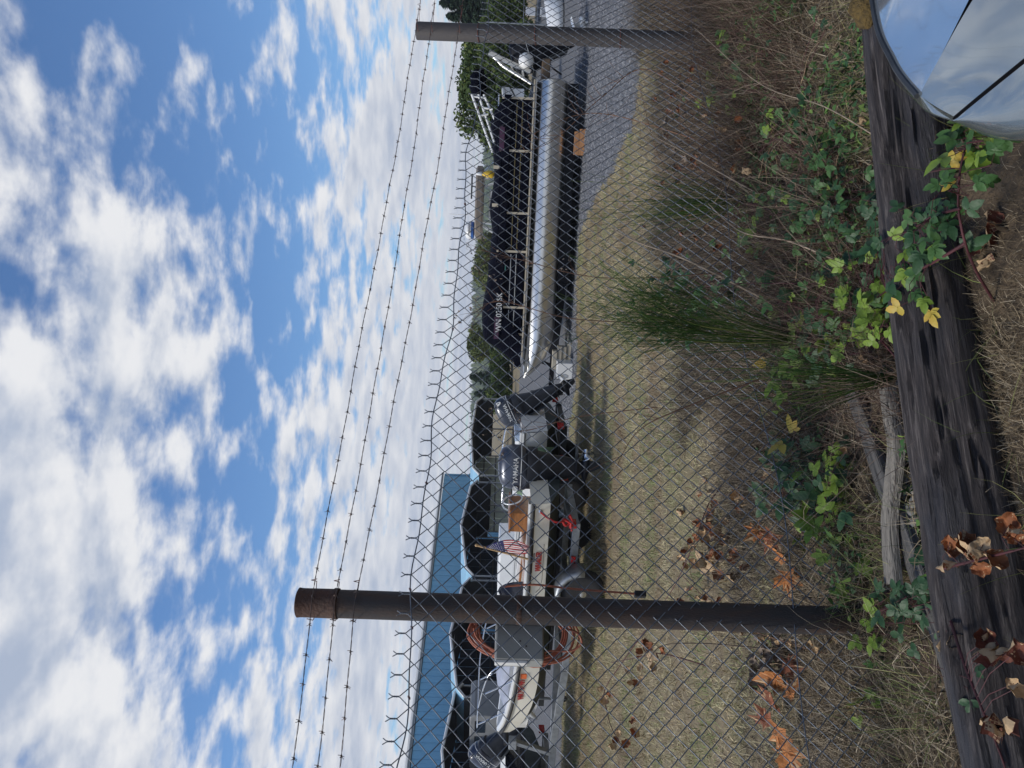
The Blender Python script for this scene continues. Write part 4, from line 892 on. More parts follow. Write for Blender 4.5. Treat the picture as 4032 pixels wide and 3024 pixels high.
# its trailer; rails deepened in matte black to carry the shade under the tubes
ptr = trailer('boat_trailer', 'long black trailer under the pontoon boat', PS + PH * 2.3, PZ, .70, 2.25, 2.9, 1.0, M_blackpaint, M_blackpaint, M_rimdark, .25, .255, lights=False, fender=False, rk=1.36, rh=.19)
for s in (1, -1):
    MB().bar((-2.0, s * .90, .385), (2.2, s * .90, .372), .12, .03).build('bunk', M_black, ptr)
mbx = MB(); mbx.box((0, 0, .05), (.45, .14, .10)); mbx.box((.02, 0, .145), (.40, .14, .08))
o = mbx.build('wood_block', mat('orange_brown_timber', (.40, .20, .09), .8, 0, .2, 8, stretch=(1, 8, 8)), None); q_ = PS + PH * 1.05 + PA * 1.05; o.location = (q_.x, q_.y, .004); o.rotation_euler.z = PZ
tag(o, 'orange brown timber block under the near pontoon tube', 'wood block')
# oddments round the pontoon bow: winch stand whites and a jack
for (x, y, d, sx_, sz_, m_, nm, lb) in ((2150, 1452, 14.6, .20, .26, M_gelwhite, 'plastic_crate', 'white plastic crate near the pontoon bow'), (2190, 1405, 14.9, .34, .14, mat('pale_weathered_timber', (.42, .38, .30), .8, 0, .25, 6), 'timber_stack', 'pale weathered timber pieces under the pontoon bow')):
    p = at(x, y, d); o = thing(nm, lb, nm.split('_')[-1], (p.x, p.y, 0.004), PZ)
    if nm == 'plastic_crate':
        for k, (c_, dd) in enumerate((((0, 0, .01), (.3, .3, .02)), ((-.15, 0, .15), (.015, .3, .28)), ((.15, 0, .15), (.015, .3, .28)), ((0, -.15, .15), (.3, .015, .28)), ((0, .15, .15), (.3, .015, .28)))): MB().box(c_, dd).build('crate_side' if k else 'crate_base', m_, o, bevel=.004)
    else:
        for k in range(4): MB().box((.05 * (k % 2), .02 * k - .05, .05 + .09 * k), (.6 - .08 * k, .16, .085)).build('timber', m_, o, bevel=.005)

# --- centre-console boat with shade top and radar behind the pontoon boat
TS = at(1990, 1040, 20.4); TS.z = 0
tz = R(-6)
tt = thing('fishing_boat', 'white fishing boat with taupe hard top and radar dome behind the pontoon boat', 'boat', TS, tz)
hull(tt, 4.5, 2.0, 1.25, .85, .55, .95, M_gelwhite, M_bottom, M_greytrim, bowlift=.25)
for x in (.9, 2.3):
    for s in (1, -1): MB().tube([(x, s * .6, 1.2), (x + (.12 if x < 1 else -.25), s * .55, 2.0)], .03, 8).build('top_leg', M_alu, tt, smooth=80)
MB().tube([(.55, -.7, 1.25), (.95, -.6, 2.0)], .02, 8).build('top_brace', M_alu, tt); MB().tube([(2.9, -.7, 1.25), (2.2, -.6, 1.98)], .02, 8).build('top_brace', M_alu, tt)
mb = MB(); mb.loft([sup(1.55, .82, .72, 1.90, e=5), sup(1.55, .90, .80, 1.94, e=5), sup(1.55, .90, .80, 2.06, e=5), sup(1.55, .84, .74, 2.10, e=5)]); mb.build('hard_top', M_topbrown, tt, smooth=50)
MB().box((1.9, -.55, 2.20), (.62, .05, .04)).build('top_light_bar', M_frame, tt)
MB().tube([(1.9, -.55, 2.08), (1.9, -.55, 2.2)], .015, 6).build('light_post', M_frame, tt)
rd = part_group('radar_dome', tt, (.82, -.3, 2.11))
MB().lathe([(.20, 0), (.225, .02), (.225, .08)], 24).build('radar_base', M_radblue, rd, smooth=50)
MB().lathe([(.225, .081), (.23, .12), (.21, .19), (.15, .225), (.004, .235)], 24).build('radar_cover', M_gelwhite, rd, smooth=60)
text('lettering', 'FURUNO', .07, M_dark, rd, frame((0, -.232, .13), (1, 0, 0), (0, 0, 1)), .003)
MB().tube([(1.2, -.4, 2.1), (1.2, -.4, 2.75)], .008, 6).build('antenna', M_gelwhite, tt)
MB().box((1.5, 0, 1.35), (.7, .8, .8)).build('console', M_gelwhite, tt, bevel=.04)
for s in (1, -1): MB().tube(spline([(2.6, s * .85, 1.28), (2.7, s * .85, 1.5), (3.7, s * .55, 1.58), (4.3, s * .1, 1.6)], 5), .016, 7).build('bow_rail', M_steel, tt, smooth=80)
bl = thing('beacon_buoy', 'yellow and white beacon float standing up behind the pontoon cover', 'buoy', (at(1900, 685, 18.5).x, at(1900, 685, 18.5).y, 0))
MB().tube([(0, 0, 0), (0, 0, 1.66)], .025, 8).build('pole', M_frame, bl)
MB().lathe([(.02, 1.62), (.09, 1.68), (.085, 1.80), (.05, 1.88), (.03, 1.92)], 16).build('float', M_yellow, bl, smooth=60)
MB().lathe([(.03, 1.92), (.045, 1.94), (.03, 2.06), (.004, 2.08)], 14).build('cap', M_gelwhite, bl, smooth=60)

# --- things at the far right of the yard
nb_ = at(2150, 48, 24); t = thing('notice_board', 'white notice panels on thin posts beside the far conifers', 'sign', (nb_.x, nb_.y, 0), R(5))
for x in (-.42, .42): MB().tube([(x, 0, 0), (x, 0, 2.1)], .022, 8).build('post', M_galvsteel, t)
for (x, z, w_, h_) in ((-.02, .72, .26, .30), (-.02, .32, .30, .20), (.0, .12, .32, .10)): MB().box((x, -.03, z), (w_, .02, h_)).build('notice', M_notice, t)
for k in range(5): MB().box((-.02, -.042, .36 - .03 * k), (.20 - .03 * (k % 2), .004, .008)).build('print_line', M_dark, t)
for z in (.93, .5): MB().box((0, 0, z), (.86, .02, .02)).build('cross_rail', M_galvsteel, t)
db = at(2225, 90, 20); t = thing('dinghy', 'upturned white dinghy lying on the gravel by the notice panels', 'boat', (db.x, db.y, 0), R(20))
mb = MB(); rings = []
for i in range(11):
    u = i / 10; b = .42 * math.sin(math.pi * (u * .8 + .2)) ** .7 if u < 1 else .03; rings.append([(u * 1.5 - .75, b * math.cos(a), .03 + (.30 + .18 * u) * math.sin(a) ** .8) for a in [math.pi * j / 10 for j in range(11)]])
mb.loft(rings, False, False); o = mb.build('hull', M_gelwhite, t, smooth=60); o.modifiers.new('s', 'SOLIDIFY').thickness = .01
MB().tube([(-.75 + 1.5 * i / 10, .43 * math.sin(math.pi * (i / 10 * .8 + .2)) ** .7 if i < 10 else .03, .03) for i in range(11)], .015, 6).build('gunwale', M_greytrim, t)

# --- grey van under the last carport
vb = at(2010, 2880, 34); t = thing('panel_van', 'grey panel van parked in the dark carport', 'van', (vb.x, vb.y, 0), R(150))
mb = MB(); mb.prism([(-2.2, .35), (2.2, .35), (2.25, .95), (1.9, 1.10), (1.35, 1.85), (-2.1, 1.9), (-2.25, 1.7)], -.9, .9, Matrix.Rotation(R(90), 4, 'X')); mb.build('body', M_van, t, bevel=.06)
for x in (-1.5, -.5, .5):
    for s in (-1, 1): MB().box((x, s * .905, 1.45), (.75, .02, .45)).build('window', M_glass, t, bevel=.008)
for x in (-1.4, 1.4):
    for s in (-1, 1): wheel(t, (x, s * .82, .32), .32, .2, M_rimdark, -s)
for s in (-1, 1): MB().box((2.27, s * .65, .72), (.06, .25, .16)).build('headlamp', M_skysheen, t, bevel=.02)

# --- car corner beside the photographer
ct = thing('parked_car', 'silver blue car nosing up to the log', 'car', (1.31, 0, 0))
def mir(P_): return [Vector((2.62 - p.x, p.y, p.z)) for p in P_]
def car_strip(name, curves, material, n=14, bulge=0.0, smooth=40):
    """panel lofted across several edge curves (world coordinates), built for both sides of the car"""
    cs = [spline([Vector(p) for p in c], n) for c in curves]; o0 = Vector(ct.location)
    for side in (0, 1):
        rows = []
        for k in range(len(cs) - 1):
            for j in range(6 if k < len(cs) - 2 else 7):
                u = j / 6; rows.append([a.lerp(b_, u) + Vector((0, 0, bulge * math.sin(math.pi * u))) for a, b_ in zip(cs[k], cs[k + 1])])
        if side: rows = [mir(r) for r in rows]
        rows = [[p - o0 for p in r] for r in rows]
        if not side: rows = rows[::-1]
        MB().loft(rows, False, False).build(name, material, ct, smooth=smooth)
LIP = [(1.31, 1.80, .70), (.84, 1.68, .72), (.67, 1.585, .72), (.567, 1.485, .72)]
LIPB = [(1.31, 1.83, .60), (.84, 1.71, .61), (.645, 1.60, .61), (.545, 1.49, .61)]
LIPC = [(1.31, 1.80, .24), (.84, 1.68, .24), (.66, 1.57, .24), (.56, 1.45, .24)]
LIPI = [(1.31, 1.755, .735), (.86, 1.64, .752), (.69, 1.55, .75), (.585, 1.46, .744)]
BC1 = [(1.31, 1.52, .80), (.95, 1.46, .788), (.74, 1.39, .778), (.61, 1.36, .766)]
BC2 = [(1.31, 1.2, .84), (.95, 1.2, .826), (.78, 1.2, .813), (.665, 1.2, .80)]
BC3 = [(1.31, .5, .92), (1.1, .5, .91), (.92, .5, .896), (.80, .5, .885)]
BC4 = [(1.31, -.2, .985), (1.1, -.2, .978), (.95, -.2, .965), (.84, -.2, .945)]
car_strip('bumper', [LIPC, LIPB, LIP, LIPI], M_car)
car_strip('bonnet', [LIPI, BC1, BC2, BC3, BC4], M_skysheen, smooth=60)
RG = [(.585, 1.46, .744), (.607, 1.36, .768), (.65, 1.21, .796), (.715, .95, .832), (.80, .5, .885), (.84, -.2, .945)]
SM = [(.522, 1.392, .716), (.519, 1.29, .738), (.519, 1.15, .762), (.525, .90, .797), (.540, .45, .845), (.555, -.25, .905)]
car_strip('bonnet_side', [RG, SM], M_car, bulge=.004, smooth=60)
SM2 = [(x - .008, y, z - .001) for x, y, z in SM]
SD1 = [(.520, 1.413, .70), (.455, 1.31, .682), (.425, 1.16, .682), (.413, .90, .70), (.41, .45, .745), (.41, -.25, .81)]
SD2 = [(.53, 1.43, .50), (.448, 1.31, .50), (.417, 1.16, .50), (.405, .90, .50), (.40, .45, .50), (.40, -.25, .50)]
SD3 = [(.55, 1.43, .24), (.47, 1.31, .24), (.44, 1.16, .24), (.43, .90, .24), (.42, .45, .24), (.42, -.25, .24)]
car_strip('fender', [SM2, SD1, SD2, SD3], M_car, bulge=.010, smooth=60)
CK = [(.567, 1.485, .72), (.545, 1.455, .715), (.520, 1.413, .70)]
car_strip('corner_cap', [[(.585, 1.46, .744), (.584, 1.459, .744), (.583, 1.458, .744)], CK, [(.545, 1.49, .61), (.535, 1.46, .60), (.53, 1.43, .50)]], M_car, n=6, smooth=80)
car_strip('corner_cap', [[(.585, 1.46, .744), (.55, 1.424, .732), (.522, 1.392, .716)], [(.583, 1.462, .740), (.548, 1.438, .720), (.520, 1.413, .70)]], M_car, n=6, smooth=80)
for side in (0, 1):
    P_ = spline([Vector((x - .004, y, z - .003)) for x, y, z in SM], 8); P_ = mir(P_) if side else P_
    MB().tube([p - Vector(ct.location) for p in P_], .0042, 6).build('bonnet_gap', mat('black_gap_shadow', (.004, .004, .005), .9, 0, .2, 10, spec=.05), ct)
    P_ = spline([Vector(p) + Vector((0, .004, .002)) for p in LIPI], 8); P_ = mir(P_) if side else P_
    MB().tube([p - Vector(ct.location) for p in P_], .006, 6).build('trim_seal', M_rimdark, ct)
mb = MB()
gh = [(-.55, .82, 1.0, .02), (-.9, .80, 1.12, .25), (-1.35, .72, 1.40, .5), (-2.6, .70, 1.44, .5), (-3.2, .76, 1.1, .3)]
cab = []
for y, hw_, zt, k in gh: cab.append([(-hw_, y, .93), (-hw_ * .93, y, (.93 + zt) / 2), (-hw_ * .75, y, zt), (0, y, zt + .03), (hw_ * .75, y, zt), (hw_ * .93, y, (.93 + zt) / 2), (hw_, y, .93)])
mb.loft(cab, False, False); mb.build('greenhouse', M_glass, ct, smooth=60, subsurf=1)
mb = MB(); rr_ = []
for y, hw_, zt in ((-.2, .90, .93), (-1.5, .91, .98), (-2.6, .91, .98), (-3.3, .88, 1.0), (-3.5, .80, .85)): rr_.append([(-hw_ * .85, y, .22), (-hw_, y, .45), (-hw_ * .98, y, .8), (-hw_ * .9, y, zt), (hw_ * .9, y, zt), (hw_ * .98, y, .8), (hw_, y, .45), (hw_ * .85, y, .22)])
mb.loft(rr_, True, True); mb.build('rear_body', M_car, ct, smooth=60)
for y in (.72, -2.5):
    for s in (-1, 1):
        w_ = wheel(ct, (s * .80, y, .32), .32, .2, M_steel, 1); w_.rotation_euler = (0, 0, R(90) * s)

# ------------------------------------------------------------------ log and planks
ml = bpy.data.materials.new('weathered_tarred_log'); ml.use_nodes = True; t_ = ml.node_tree; p_ = t_.nodes['Principled BSDF']
def ln(t): return t_.nodes.new(t)
tcn = ln('ShaderNodeTexCoord'); mp = ln('ShaderNodeMapping'); mp.inputs['Scale'].default_value = (0.9, 17, 17); t_.links.new(tcn.outputs['Object'], mp.inputs[0])
n1 = ln('ShaderNodeTexNoise'); n1.inputs['Scale'].default_value = 3.5; n1.inputs['Detail'].default_value = 9; n1.inputs['Roughness'].default_value = .68; n1.inputs['Distortion'].default_value = .6; t_.links.new(mp.outputs[0], n1.inputs['Vector'])
mp2 = ln('ShaderNodeMapping'); mp2.inputs['Scale'].default_value = (1.2, 2.2, 2.2); t_.links.new(tcn.outputs['Object'], mp2.inputs[0])
n2 = ln('ShaderNodeTexNoise'); n2.inputs['Scale'].default_value = 2.6; n2.inputs['Detail'].default_value = 5; t_.links.new(mp2.outputs[0], n2.inputs['Vector'])
mp3 = ln('ShaderNodeMapping'); mp3.inputs['Scale'].default_value = (3.0, 70, 70); t_.links.new(tcn.outputs['Object'], mp3.inputs[0])
n3 = ln('ShaderNodeTexNoise'); n3.inputs['Scale'].default_value = 2.2; n3.inputs['Detail'].default_value = 8; n3.inputs['Roughness'].default_value = .7; t_.links.new(mp3.outputs[0], n3.inputs['Vector'])
add_ = ln('ShaderNodeMix'); add_.data_type = 'FLOAT'; add_.inputs[0].default_value = .45; t_.links.new(n1.outputs['Fac'], add_.inputs[2]); t_.links.new(n3.outputs['Fac'], add_.inputs[3])
r1 = ln('ShaderNodeValToRGB'); e_ = r1.color_ramp.elements; e_[0].position = .36; e_[0].color = (.007, .007, .011, 1); e_[1].position = .68; e_[1].color = (.23, .20, .18, 1); x_ = e_.new(.52); x_.color = (.055, .045, .043, 1)
t_.links.new(add_.outputs[0], r1.inputs[0])
r2_ = ln('ShaderNodeValToRGB'); e_ = r2_.color_ramp.elements; e_[0].position = .46; e_[0].color = (0, 0, 0, 1); e_[1].position = .62; e_[1].color = (1, 1, 1, 1); t_.links.new(n2.outputs['Fac'], r2_.inputs[0])
mx = ln('ShaderNodeMix'); mx.data_type = 'RGBA'; t_.links.new(r2_.outputs[0], mx.inputs[0]); t_.links.new(r1.outputs[0], mx.inputs[6]); mx.inputs[7].default_value = (.016, .019, .030, 1)
ms = ln('ShaderNodeMix'); ms.data_type = 'RGBA'; ms.inputs[0].default_value = .5; t_.links.new(r1.outputs[0], ms.inputs[6]); t_.links.new(mx.outputs[2], ms.inputs[7]); t_.links.new(ms.outputs[2], p_.inputs['Base Color'])
rgh = ln('ShaderNodeMapRange'); rgh.inputs[3].default_value = .85; rgh.inputs[4].default_value = .38; t_.links.new(r2_.outputs[0], rgh.inputs[0]); t_.links.new(rgh.outputs[0], p_.inputs['Roughness'])
bp = ln('ShaderNodeBump'); bp.inputs['Strength'].default_value = 1.0; bp.inputs['Distance'].default_value = .02; t_.links.new(add_.outputs[0], bp.inputs['Height']); t_.links.new(bp.outputs[0], p_.inputs['Normal'])
ax = [G(1925, -60, .10), G(1960, 250, .10), G(1992, 560, .10), G(2040, 880, .10), G(2095, 1180, .10), G(2158, 1480, .10), G(2230, 1780, .10)]
axis = spline(ax, 12); l0, l1 = axis[0], axis[-1]; ldir = (l1 - l0).normalized()
lt = thing('log', 'thick dark weathered timber log lying along the verge', 'log', (l0.x, l0.y, 0), math.atan2(ldir.y, ldir.x))
inv = (Matrix.Translation(lt.location) @ Matrix.Rotation(lt.rotation_euler.z, 4, 'Z')).inverted()
mb = MB(); rings = []; NA = 72
ap = [inv @ p for p in spline(ax, 50)]
for i, p in enumerate(ap):
    rad = .126 + .018 * i / len(ap) + .004 * math.sin(p.x * 3.1); ring = []
    for j in range(NA):
        a = 2 * math.pi * j / NA
        nz = mnoise.noise(Vector((p.x * 1.1, math.cos(a) * 5, math.sin(a) * 5))) * .010
        cr = mnoise.noise(Vector((p.x * .55 + 7, a * 5.2 + .3 * math.sin(p.x * 2), 2.0))); crack = -.018 * max(0, 1 - abs(cr) / .055)
        cr2 = mnoise.noise(Vector((p.x * 1.0 + 3, a * 11 + .5 * math.sin(p.x * 3), 9.0))); crack -= .007 * max(0, 1 - abs(cr2) / .10)
        kx = 0.0
        for kp, ka, kr in ((1.05, 1.15, .05), (2.42, 1.35, .06)):      # knots
            d2 = math.hypot(p.x - kp, (a - ka) * rad); kx += .010 * math.exp(-(d2 / kr) ** 2) - .012 * math.exp(-(d2 / (kr * .4)) ** 2)
        flat = -.02 * max(0, math.sin(a * 2 + p.x * .35)) ** 3
        rr = rad + nz + crack + kx + flat; ring.append((p.x, p.y + math.cos(a) * rr, p.z - .012 + math.sin(a) * rr))
    rings.append(ring)
mb.loft(rings); mb.build('trunk', ml, lt, smooth=55)
mb = MB(); q = random.Random(2)                                    # mossy bark stub at the car end
c0 = inv @ G(1885, 20, .20)
mb.loft([[(c0.x + .16 * (k / 8 - .5), c0.y + .07 * math.sin(math.pi * (k + .5) / 9) * math.cos(a) * (1 + .2 * q.uniform(-1, 1)), c0.z + .02 + .06 * math.sin(math.pi * (k + .5) / 9) * math.sin(a) * (1 + .25 * q.uniform(-1, 1))) for a in [2 * math.pi * j / 14 for j in range(14)]] for k in range(9)])
mb.build('mossy_stub', M_moss, lt, smooth=80)
def plank(name, label, pts, w, th, material, z, seed):
    P_ = spline([G(x, y, z) for x, y in pts], 16); d_ = (P_[-1] - P_[0]).normalized(); o_ = P_[0]
    t = thing(name, label, 'plank', (o_.x, o_.y, 0), math.atan2(d_.y, d_.x)); iv = (Matrix.Translation(t.location) @ Matrix.Rotation(t.rotation_euler.z, 4, 'Z')).inverted()
    rings = []; L_ = [iv @ p for p in P_]
    for i, p in enumerate(L_):
        ww = w * (1 + .08 * mnoise.noise(Vector((p.x * 3, seed, 0)))); tilt = .12 + .05 * math.sin(p.x * 2 + seed); e = 1.0
        ring = []
        for k in range(20):
            u = k / 19 * 2 - 1; ring.append((p.x + (.012 * mnoise.noise(Vector((k * .9, seed, 1))) if i in (0, len(L_) - 1) else 0), p.y + u * ww / 2, p.z + u * tilt * ww * .5 + th / 2 - .006 * max(0, 1 - abs(mnoise.noise(Vector((p.x * .8, u * 7.5, seed)))) / .10) - (.006 if abs(u) > .97 else 0)))
        ring += [(p.x, p.y + ww / 2, p.z - th / 2 + tilt * ww * .5), (p.x, p.y - ww / 2, p.z - th / 2 - tilt * ww * .5)]
        rings.append(ring)
    MB().loft(rings).build('board', material, t, smooth=50); return t
plank('weathered_plank', 'pale wavy weathered plank lying across the darker board', [(1917, 840), (1925, 900), (1935, 960), (1930, 1030), (1921, 1110), (1922, 1180), (1930, 1262)], .080, .035, M_plank, .085, 3)
plank('weathered_plank', 'dark grey split board passing under the pale plank towards the log', [(1835, 830), (1872, 930), (1905, 1030), (1945, 1130), (1985, 1240), (2025, 1350), (2062, 1470), (2100, 1600), (2125, 1700)], .108, .03, M_plank2, .045, 8)

# ------------------------------------------------------------------ plants of the verge
def leaflet(mb, base, d, up, L, W, fold, curl, mi=0, n=5, serr=.0):
    """one ovate leaflet; d direction, up normal"""
    d = d.normalized(); s = up.cross(d).normalized(); up = d.cross(s).normalized(); vs = []; 
    for i in range(n + 1):
        u = i / n; w = W * (math.sin(math.pi * min(1, u * .92 + .06)) ** .8) * (1 - .25 * u) * (1 + (serr if i % 2 else -serr)); 
        if i == n: w = 0.0005
        c = base + d * (L * u) - up * (curl * L * u * u)
        vs += [c - s * w + up * (fold * w), c, c + s * w + up * (fold * w)]
    mb.add(vs, [(3 * i + a, 3 * i + a + 1, 3 * i + a + 4, 3 * i + a + 3) for i in range(n) for a in (0, 1)], mi)
def compound(seed, n, L=.055, mats=None):
    q = random.Random(seed); mb = MB(); up = Vector((0, 0, 1)); pet = L * .9
    mb.tube([(0, 0, 0), (pet * .6, 0, -.004), (pet, 0, 0)], .0011, 4, mi=1)
    angs = [0, 68, -68] if n == 3 else [0, 52, -52, 105, -105]
    for i, a in enumerate(angs):
        a = R(a + q.uniform(-8, 8)); k = 1.0 if i == 0 else .82 if i < 3 else .62
        b = Vector((pet + (.010 if i == 0 else -.0), 0, 0))
        leaflet(mb, b, Vector((math.cos(a), math.sin(a), q.uniform(-.12, .12))), up, L * k * q.uniform(.9, 1.1), L * k * .36, .22, q.uniform(.1, .35), 0, 7, .07)
    return mb
LEAF = {}
for nm, m_ in (('d', M_leafdark), ('m', M_leafmid), ('l', M_leaflime), ('y', M_leafyellow)):
    LEAF[nm] = [compound(100 + i, 3 if i % 3 else 5).mesh('leaf', [m_, M_cane], smooth=60) for i in range(4)]
def dry_leaf(seed, L, lobes, roll):
    """crumpled dead leaf with a pale underside: two skins a hair apart"""
    q = random.Random(seed); NU_, NV_ = 9, 8; g1 = []; ph = [q.uniform(0, 6) for _ in range(6)]
    for i in range(NU_ + 1):
        u = i / NU_; row = []
        w = L * .5 * (math.sin(math.pi * (u * .93 + .05)) ** .7) * (1 + lobes * math.cos(u * 15 + ph[0]))
        for j in range(NV_ + 1):
            v = j / NV_ * 2 - 1; x = L * (u - .5); y = v * w; z = roll * L * (v * v * .9 + .5 * (u - .4) ** 2) + L * .06 * math.sin(u * 9 + ph[1]) * math.cos(v * 3 + ph[2]) + L * .05 * math.sin(v * 7 + u * 4 + ph[3])
            y *= (1 - .45 * roll * v * v); row.append(Vector((x, y, z)))
        g1.append(row)
    mb = MB(); w = NV_ + 1
    for k, dz in ((0, .0006), (1, -.0006)):
        vs = [p + Vector((0, 0, dz)) for r in g1 for p in r]
        fs = [(i * w + j, (i + 1) * w + j, (i + 1) * w + j + 1, i * w + j + 1) for i in range(NU_) for j in range(NV_)]
        if k == 1: fs = [f[::-1] for f in fs]
        mb.add(vs, fs, k)
    return mb
DRY = {}
for nm, a, b in (('t', M_dryrust, M_drytan), ('r', M_dryrust, M_dryrust), ('k', M_dryred, M_drytan), ('g', M_drygrey, M_drygrey), ('p', M_drytan, M_drytan)):
    DRY[nm] = [dry_leaf(300 + i, .07, .18, .3 + .22 * (i % 3)).mesh('leaf', [a, b], smooth=60) for i in range(4)]
def maple(seed, L):
    q = random.Random(seed); vs = [Vector((0, 0, 0))]; outl = []
    lob = [(0, 1.0), (18, .62), (28, .70), (40, .42), (58, .92), (74, .55), (86, .62), (104, .35), (128, .60), (150, .25)]
    seq = lob + [(360 - a, r) for a, r in lob[:0:-1]]
    for a, r in seq: outl.append(Vector((math.cos(R(a)) * r * L, math.sin(R(a)) * r * L, 0)))
    mb = MB()
    def zf(p): return .22 * L * ((p.x / L) ** 2 * .6 + (p.y / L) ** 2) + .07 * L * math.sin(p.y / L * 8 + seed) + .05 * L * math.sin(p.x / L * 9)
    for k, dz in ((0, .0007), (1, -.0007)):
        v2 = [Vector((0, 0, dz))] + [Vector((p.x * .5, p.y * .5, zf(p * .5) + dz)) for p in outl] + [Vector((p.x, p.y, zf(p) + dz)) for p in outl]
        n = len(outl); fs = []
        for i in range(n):
            j = (i + 1) % n; fs += [(0, 1 + i, 1 + j), (1 + i, n + 1 + i, n + 1 + j, 1 + j)]
        if k: fs = [f[::-1] for f in fs]
        mb.add(v2, fs, k)
    mb.tube([(0, 0, 0), (-.4 * L, .02 * L, .02), (-.8 * L, 0, 0)], .0013, 4, mi=1); return mb
M_mapleo = mat('orange_maple_leaf', (.36, .135, .035), .75, 0, .3, 10, .3, 60); M_mapled = mat('dark_maple_leaf', (.19, .06, .025), .75, 0, .3, 10, .3, 60)
MAPLE = [maple(i, .105).mesh('leaf_blade', [m_, M_drytan]) for i, m_ in enumerate((M_mapleo, M_mapled, M_mapleo))]
rv = random.Random(77)
def orient(o, p, face, spin, tiltr=.5):
    """leaf normal near `face`, random spin"""
    n = (Vector(face).normalized() + Vector((rv.gauss(0, tiltr), rv.gauss(0, tiltr), rv.gauss(0, tiltr)))).normalized()
    o.rotation_mode = 'QUATERNION'; o.rotation_quaternion = n.to_track_quat('Z', 'X') @ Matrix.Rotation(spin, 4, 'Z').to_quaternion(); o.location = p
CAMDIR = Vector((0.05, -.55, .83))
def soil(p): return 0.02
def bramble(label, group, canes, clusters, stem=M_cane, r=.0032, seed=1):
    """canes: list of [(disp x, disp y, z), ...]; clusters: (x, y, sx, sy, n, kinds, zlo, zhi, size)"""
    q = random.Random(seed); b = G(*canes[0][0][:2], canes[0][0][2]); t = thing('blackberry_bramble', label, 'bramble', (b.x, b.y, 0), 0, group); o0 = Vector(t.location); allp = []
    for c in canes:
        P_ = spline([G(x, y, z) - o0 for x, y, z in c], 6); allp += P_; k = len(P_)
        mb = MB(); mb.tube(P_, [r * (1 - .55 * i / k) for i in range(k)], 6)
        for i in range(1, k - 1, 1):
            for e in range(2):
                v = Vector((q.gauss(0, 1), q.gauss(0, 1), q.gauss(0, 1))).normalized() * .008; p = P_[i].lerp(P_[i + 1], q.random()); mb.tube([p, p + v], [.0016, .0003], 3, cap=False)
        mb.build('cane', stem, t, smooth=60)
    shoots = MB()
    for (x, y, sx, sy, n, kinds, zl, zh, size) in clusters:
        for i in range(int(n * (3.1 if kinds[0] in LEAF else 1.0)) if n > 4 else n):
            w_ = 1.3 if n > 4 and kinds[0] in LEAF else 1.0; p = G(x + q.gauss(0, sx * w_), y + q.gauss(0, sy * w_), q.uniform(zl, zh)) - o0; near = min(allp, key=lambda a: (a - p).length)
            k = q.choice(kinds); me = q.choice(LEAF[k] if k in LEAF else DRY[k]); o = link('leaf', me, t)
            orient(o, p, CAMDIR if k in LEAF else (q.gauss(0, .6), -.7, q.gauss(.3, .6)), q.uniform(0, 6.28), .42); s_ = size * (.66 if k in LEAF else .62) * q.uniform(.75, 1.25); o.scale = (s_, s_, s_)
            if (near - p).length > .02:
                mid_ = near.lerp(p, .5) + Vector((0, 0, .02)); shoots.tube([near, mid_, p], .0011, 4)
    if shoots.v: tag(shoots.build('side_shoots', stem, t, smooth=60), kind='stuff')
    return t
GB = 'living blackberry brambles on the verge'
bramble('bramble cane with blue green leaves arching beside the tall broom', GB, [[(1813, 614, .05), (1700, 612, .20), (1565, 614, .34), (1490, 631, .42), (1416, 676, .48), (1403, 716, .46)]],
        [(1410, 690, 28, 26, 7, 'd', .36, .5, 1.2), (1500, 640, 30, 20, 8, 'dm', .3, .42, 1.15), (1600, 600, 45, 25, 12, 'dmm', .12, .3, 1.1), (1470, 600, 25, 18, 5, 'd', .3, .4, 1.1)], seed=1)
bramble('dense green bramble patch between the conical broom and the right hand plain post', GB, [[(1760, 520, .03), (1690, 470, .16), (1620, 440, .22), (1560, 470, .2)], [(1800, 420, .03), (1740, 350, .14), (1680, 300, .2), (1640, 330, .16)]],
        [(1740, 460, 55, 38, 34, 'ddm', .05, .25, 1.0), (1640, 470, 35, 30, 14, 'mml', .1, .25, 1.05), (1750, 340, 45, 40, 20, 'dm', .05, .22, .95), (1840, 460, 30, 40, 12, 'dm', .03, .15, .95)], seed=2)
bramble('trailing bramble with green leaves reaching to the plain post base', GB, [[(1680, 120, .03), (1600, 110, .16), (1540, 100, .22), (1500, 130, .2)], [(1720, 230, .03), (1640, 200, .15), (1560, 190, .2)]],
        [(1560, 110, 40, 45, 15, 'dml', .05, .25, 1.05), (1600, 200, 45, 35, 13, 'mdl', .05, .22, 1.0), (1720, 110, 50, 50, 8, 'dm', .03, .12, .9), (1500, 200, 20, 20, 3, 'l', .15, .25, 1.2)], seed=3)
bramble('red stemmed bramble with leaves draped over the middle of the log', GB, [[(2150, 655, .02), (2112, 592, .14), (2085, 525, .27), (2070, 435, .30), (2082, 330, .30), (2122, 255, .26)], [(2085, 525, .27), (2020, 565, .28), (1955, 600, .22), (1880, 655, .14), (1835, 700, .08)], [(2075, 450, .30), (2010, 470, .3), (1965, 500, .22)]],
        [(2005, 490, 20, 24, 7, 'dm', .24, .32, 1.1), (2105, 300, 20, 18, 6, 'ml', .25, .34, 1.15), (2075, 370, 22, 22, 5, 'dmy', .24, .34, 1.0), (1950, 580, 22, 28, 11, 'dml', .12, .28, 1.15), (1900, 530, 26, 26, 10, 'dd', .1, .24, 1.1), (1985, 620, 18, 18, 3, 'ly', .2, .3, 1.0)], r=.0045, seed=4)
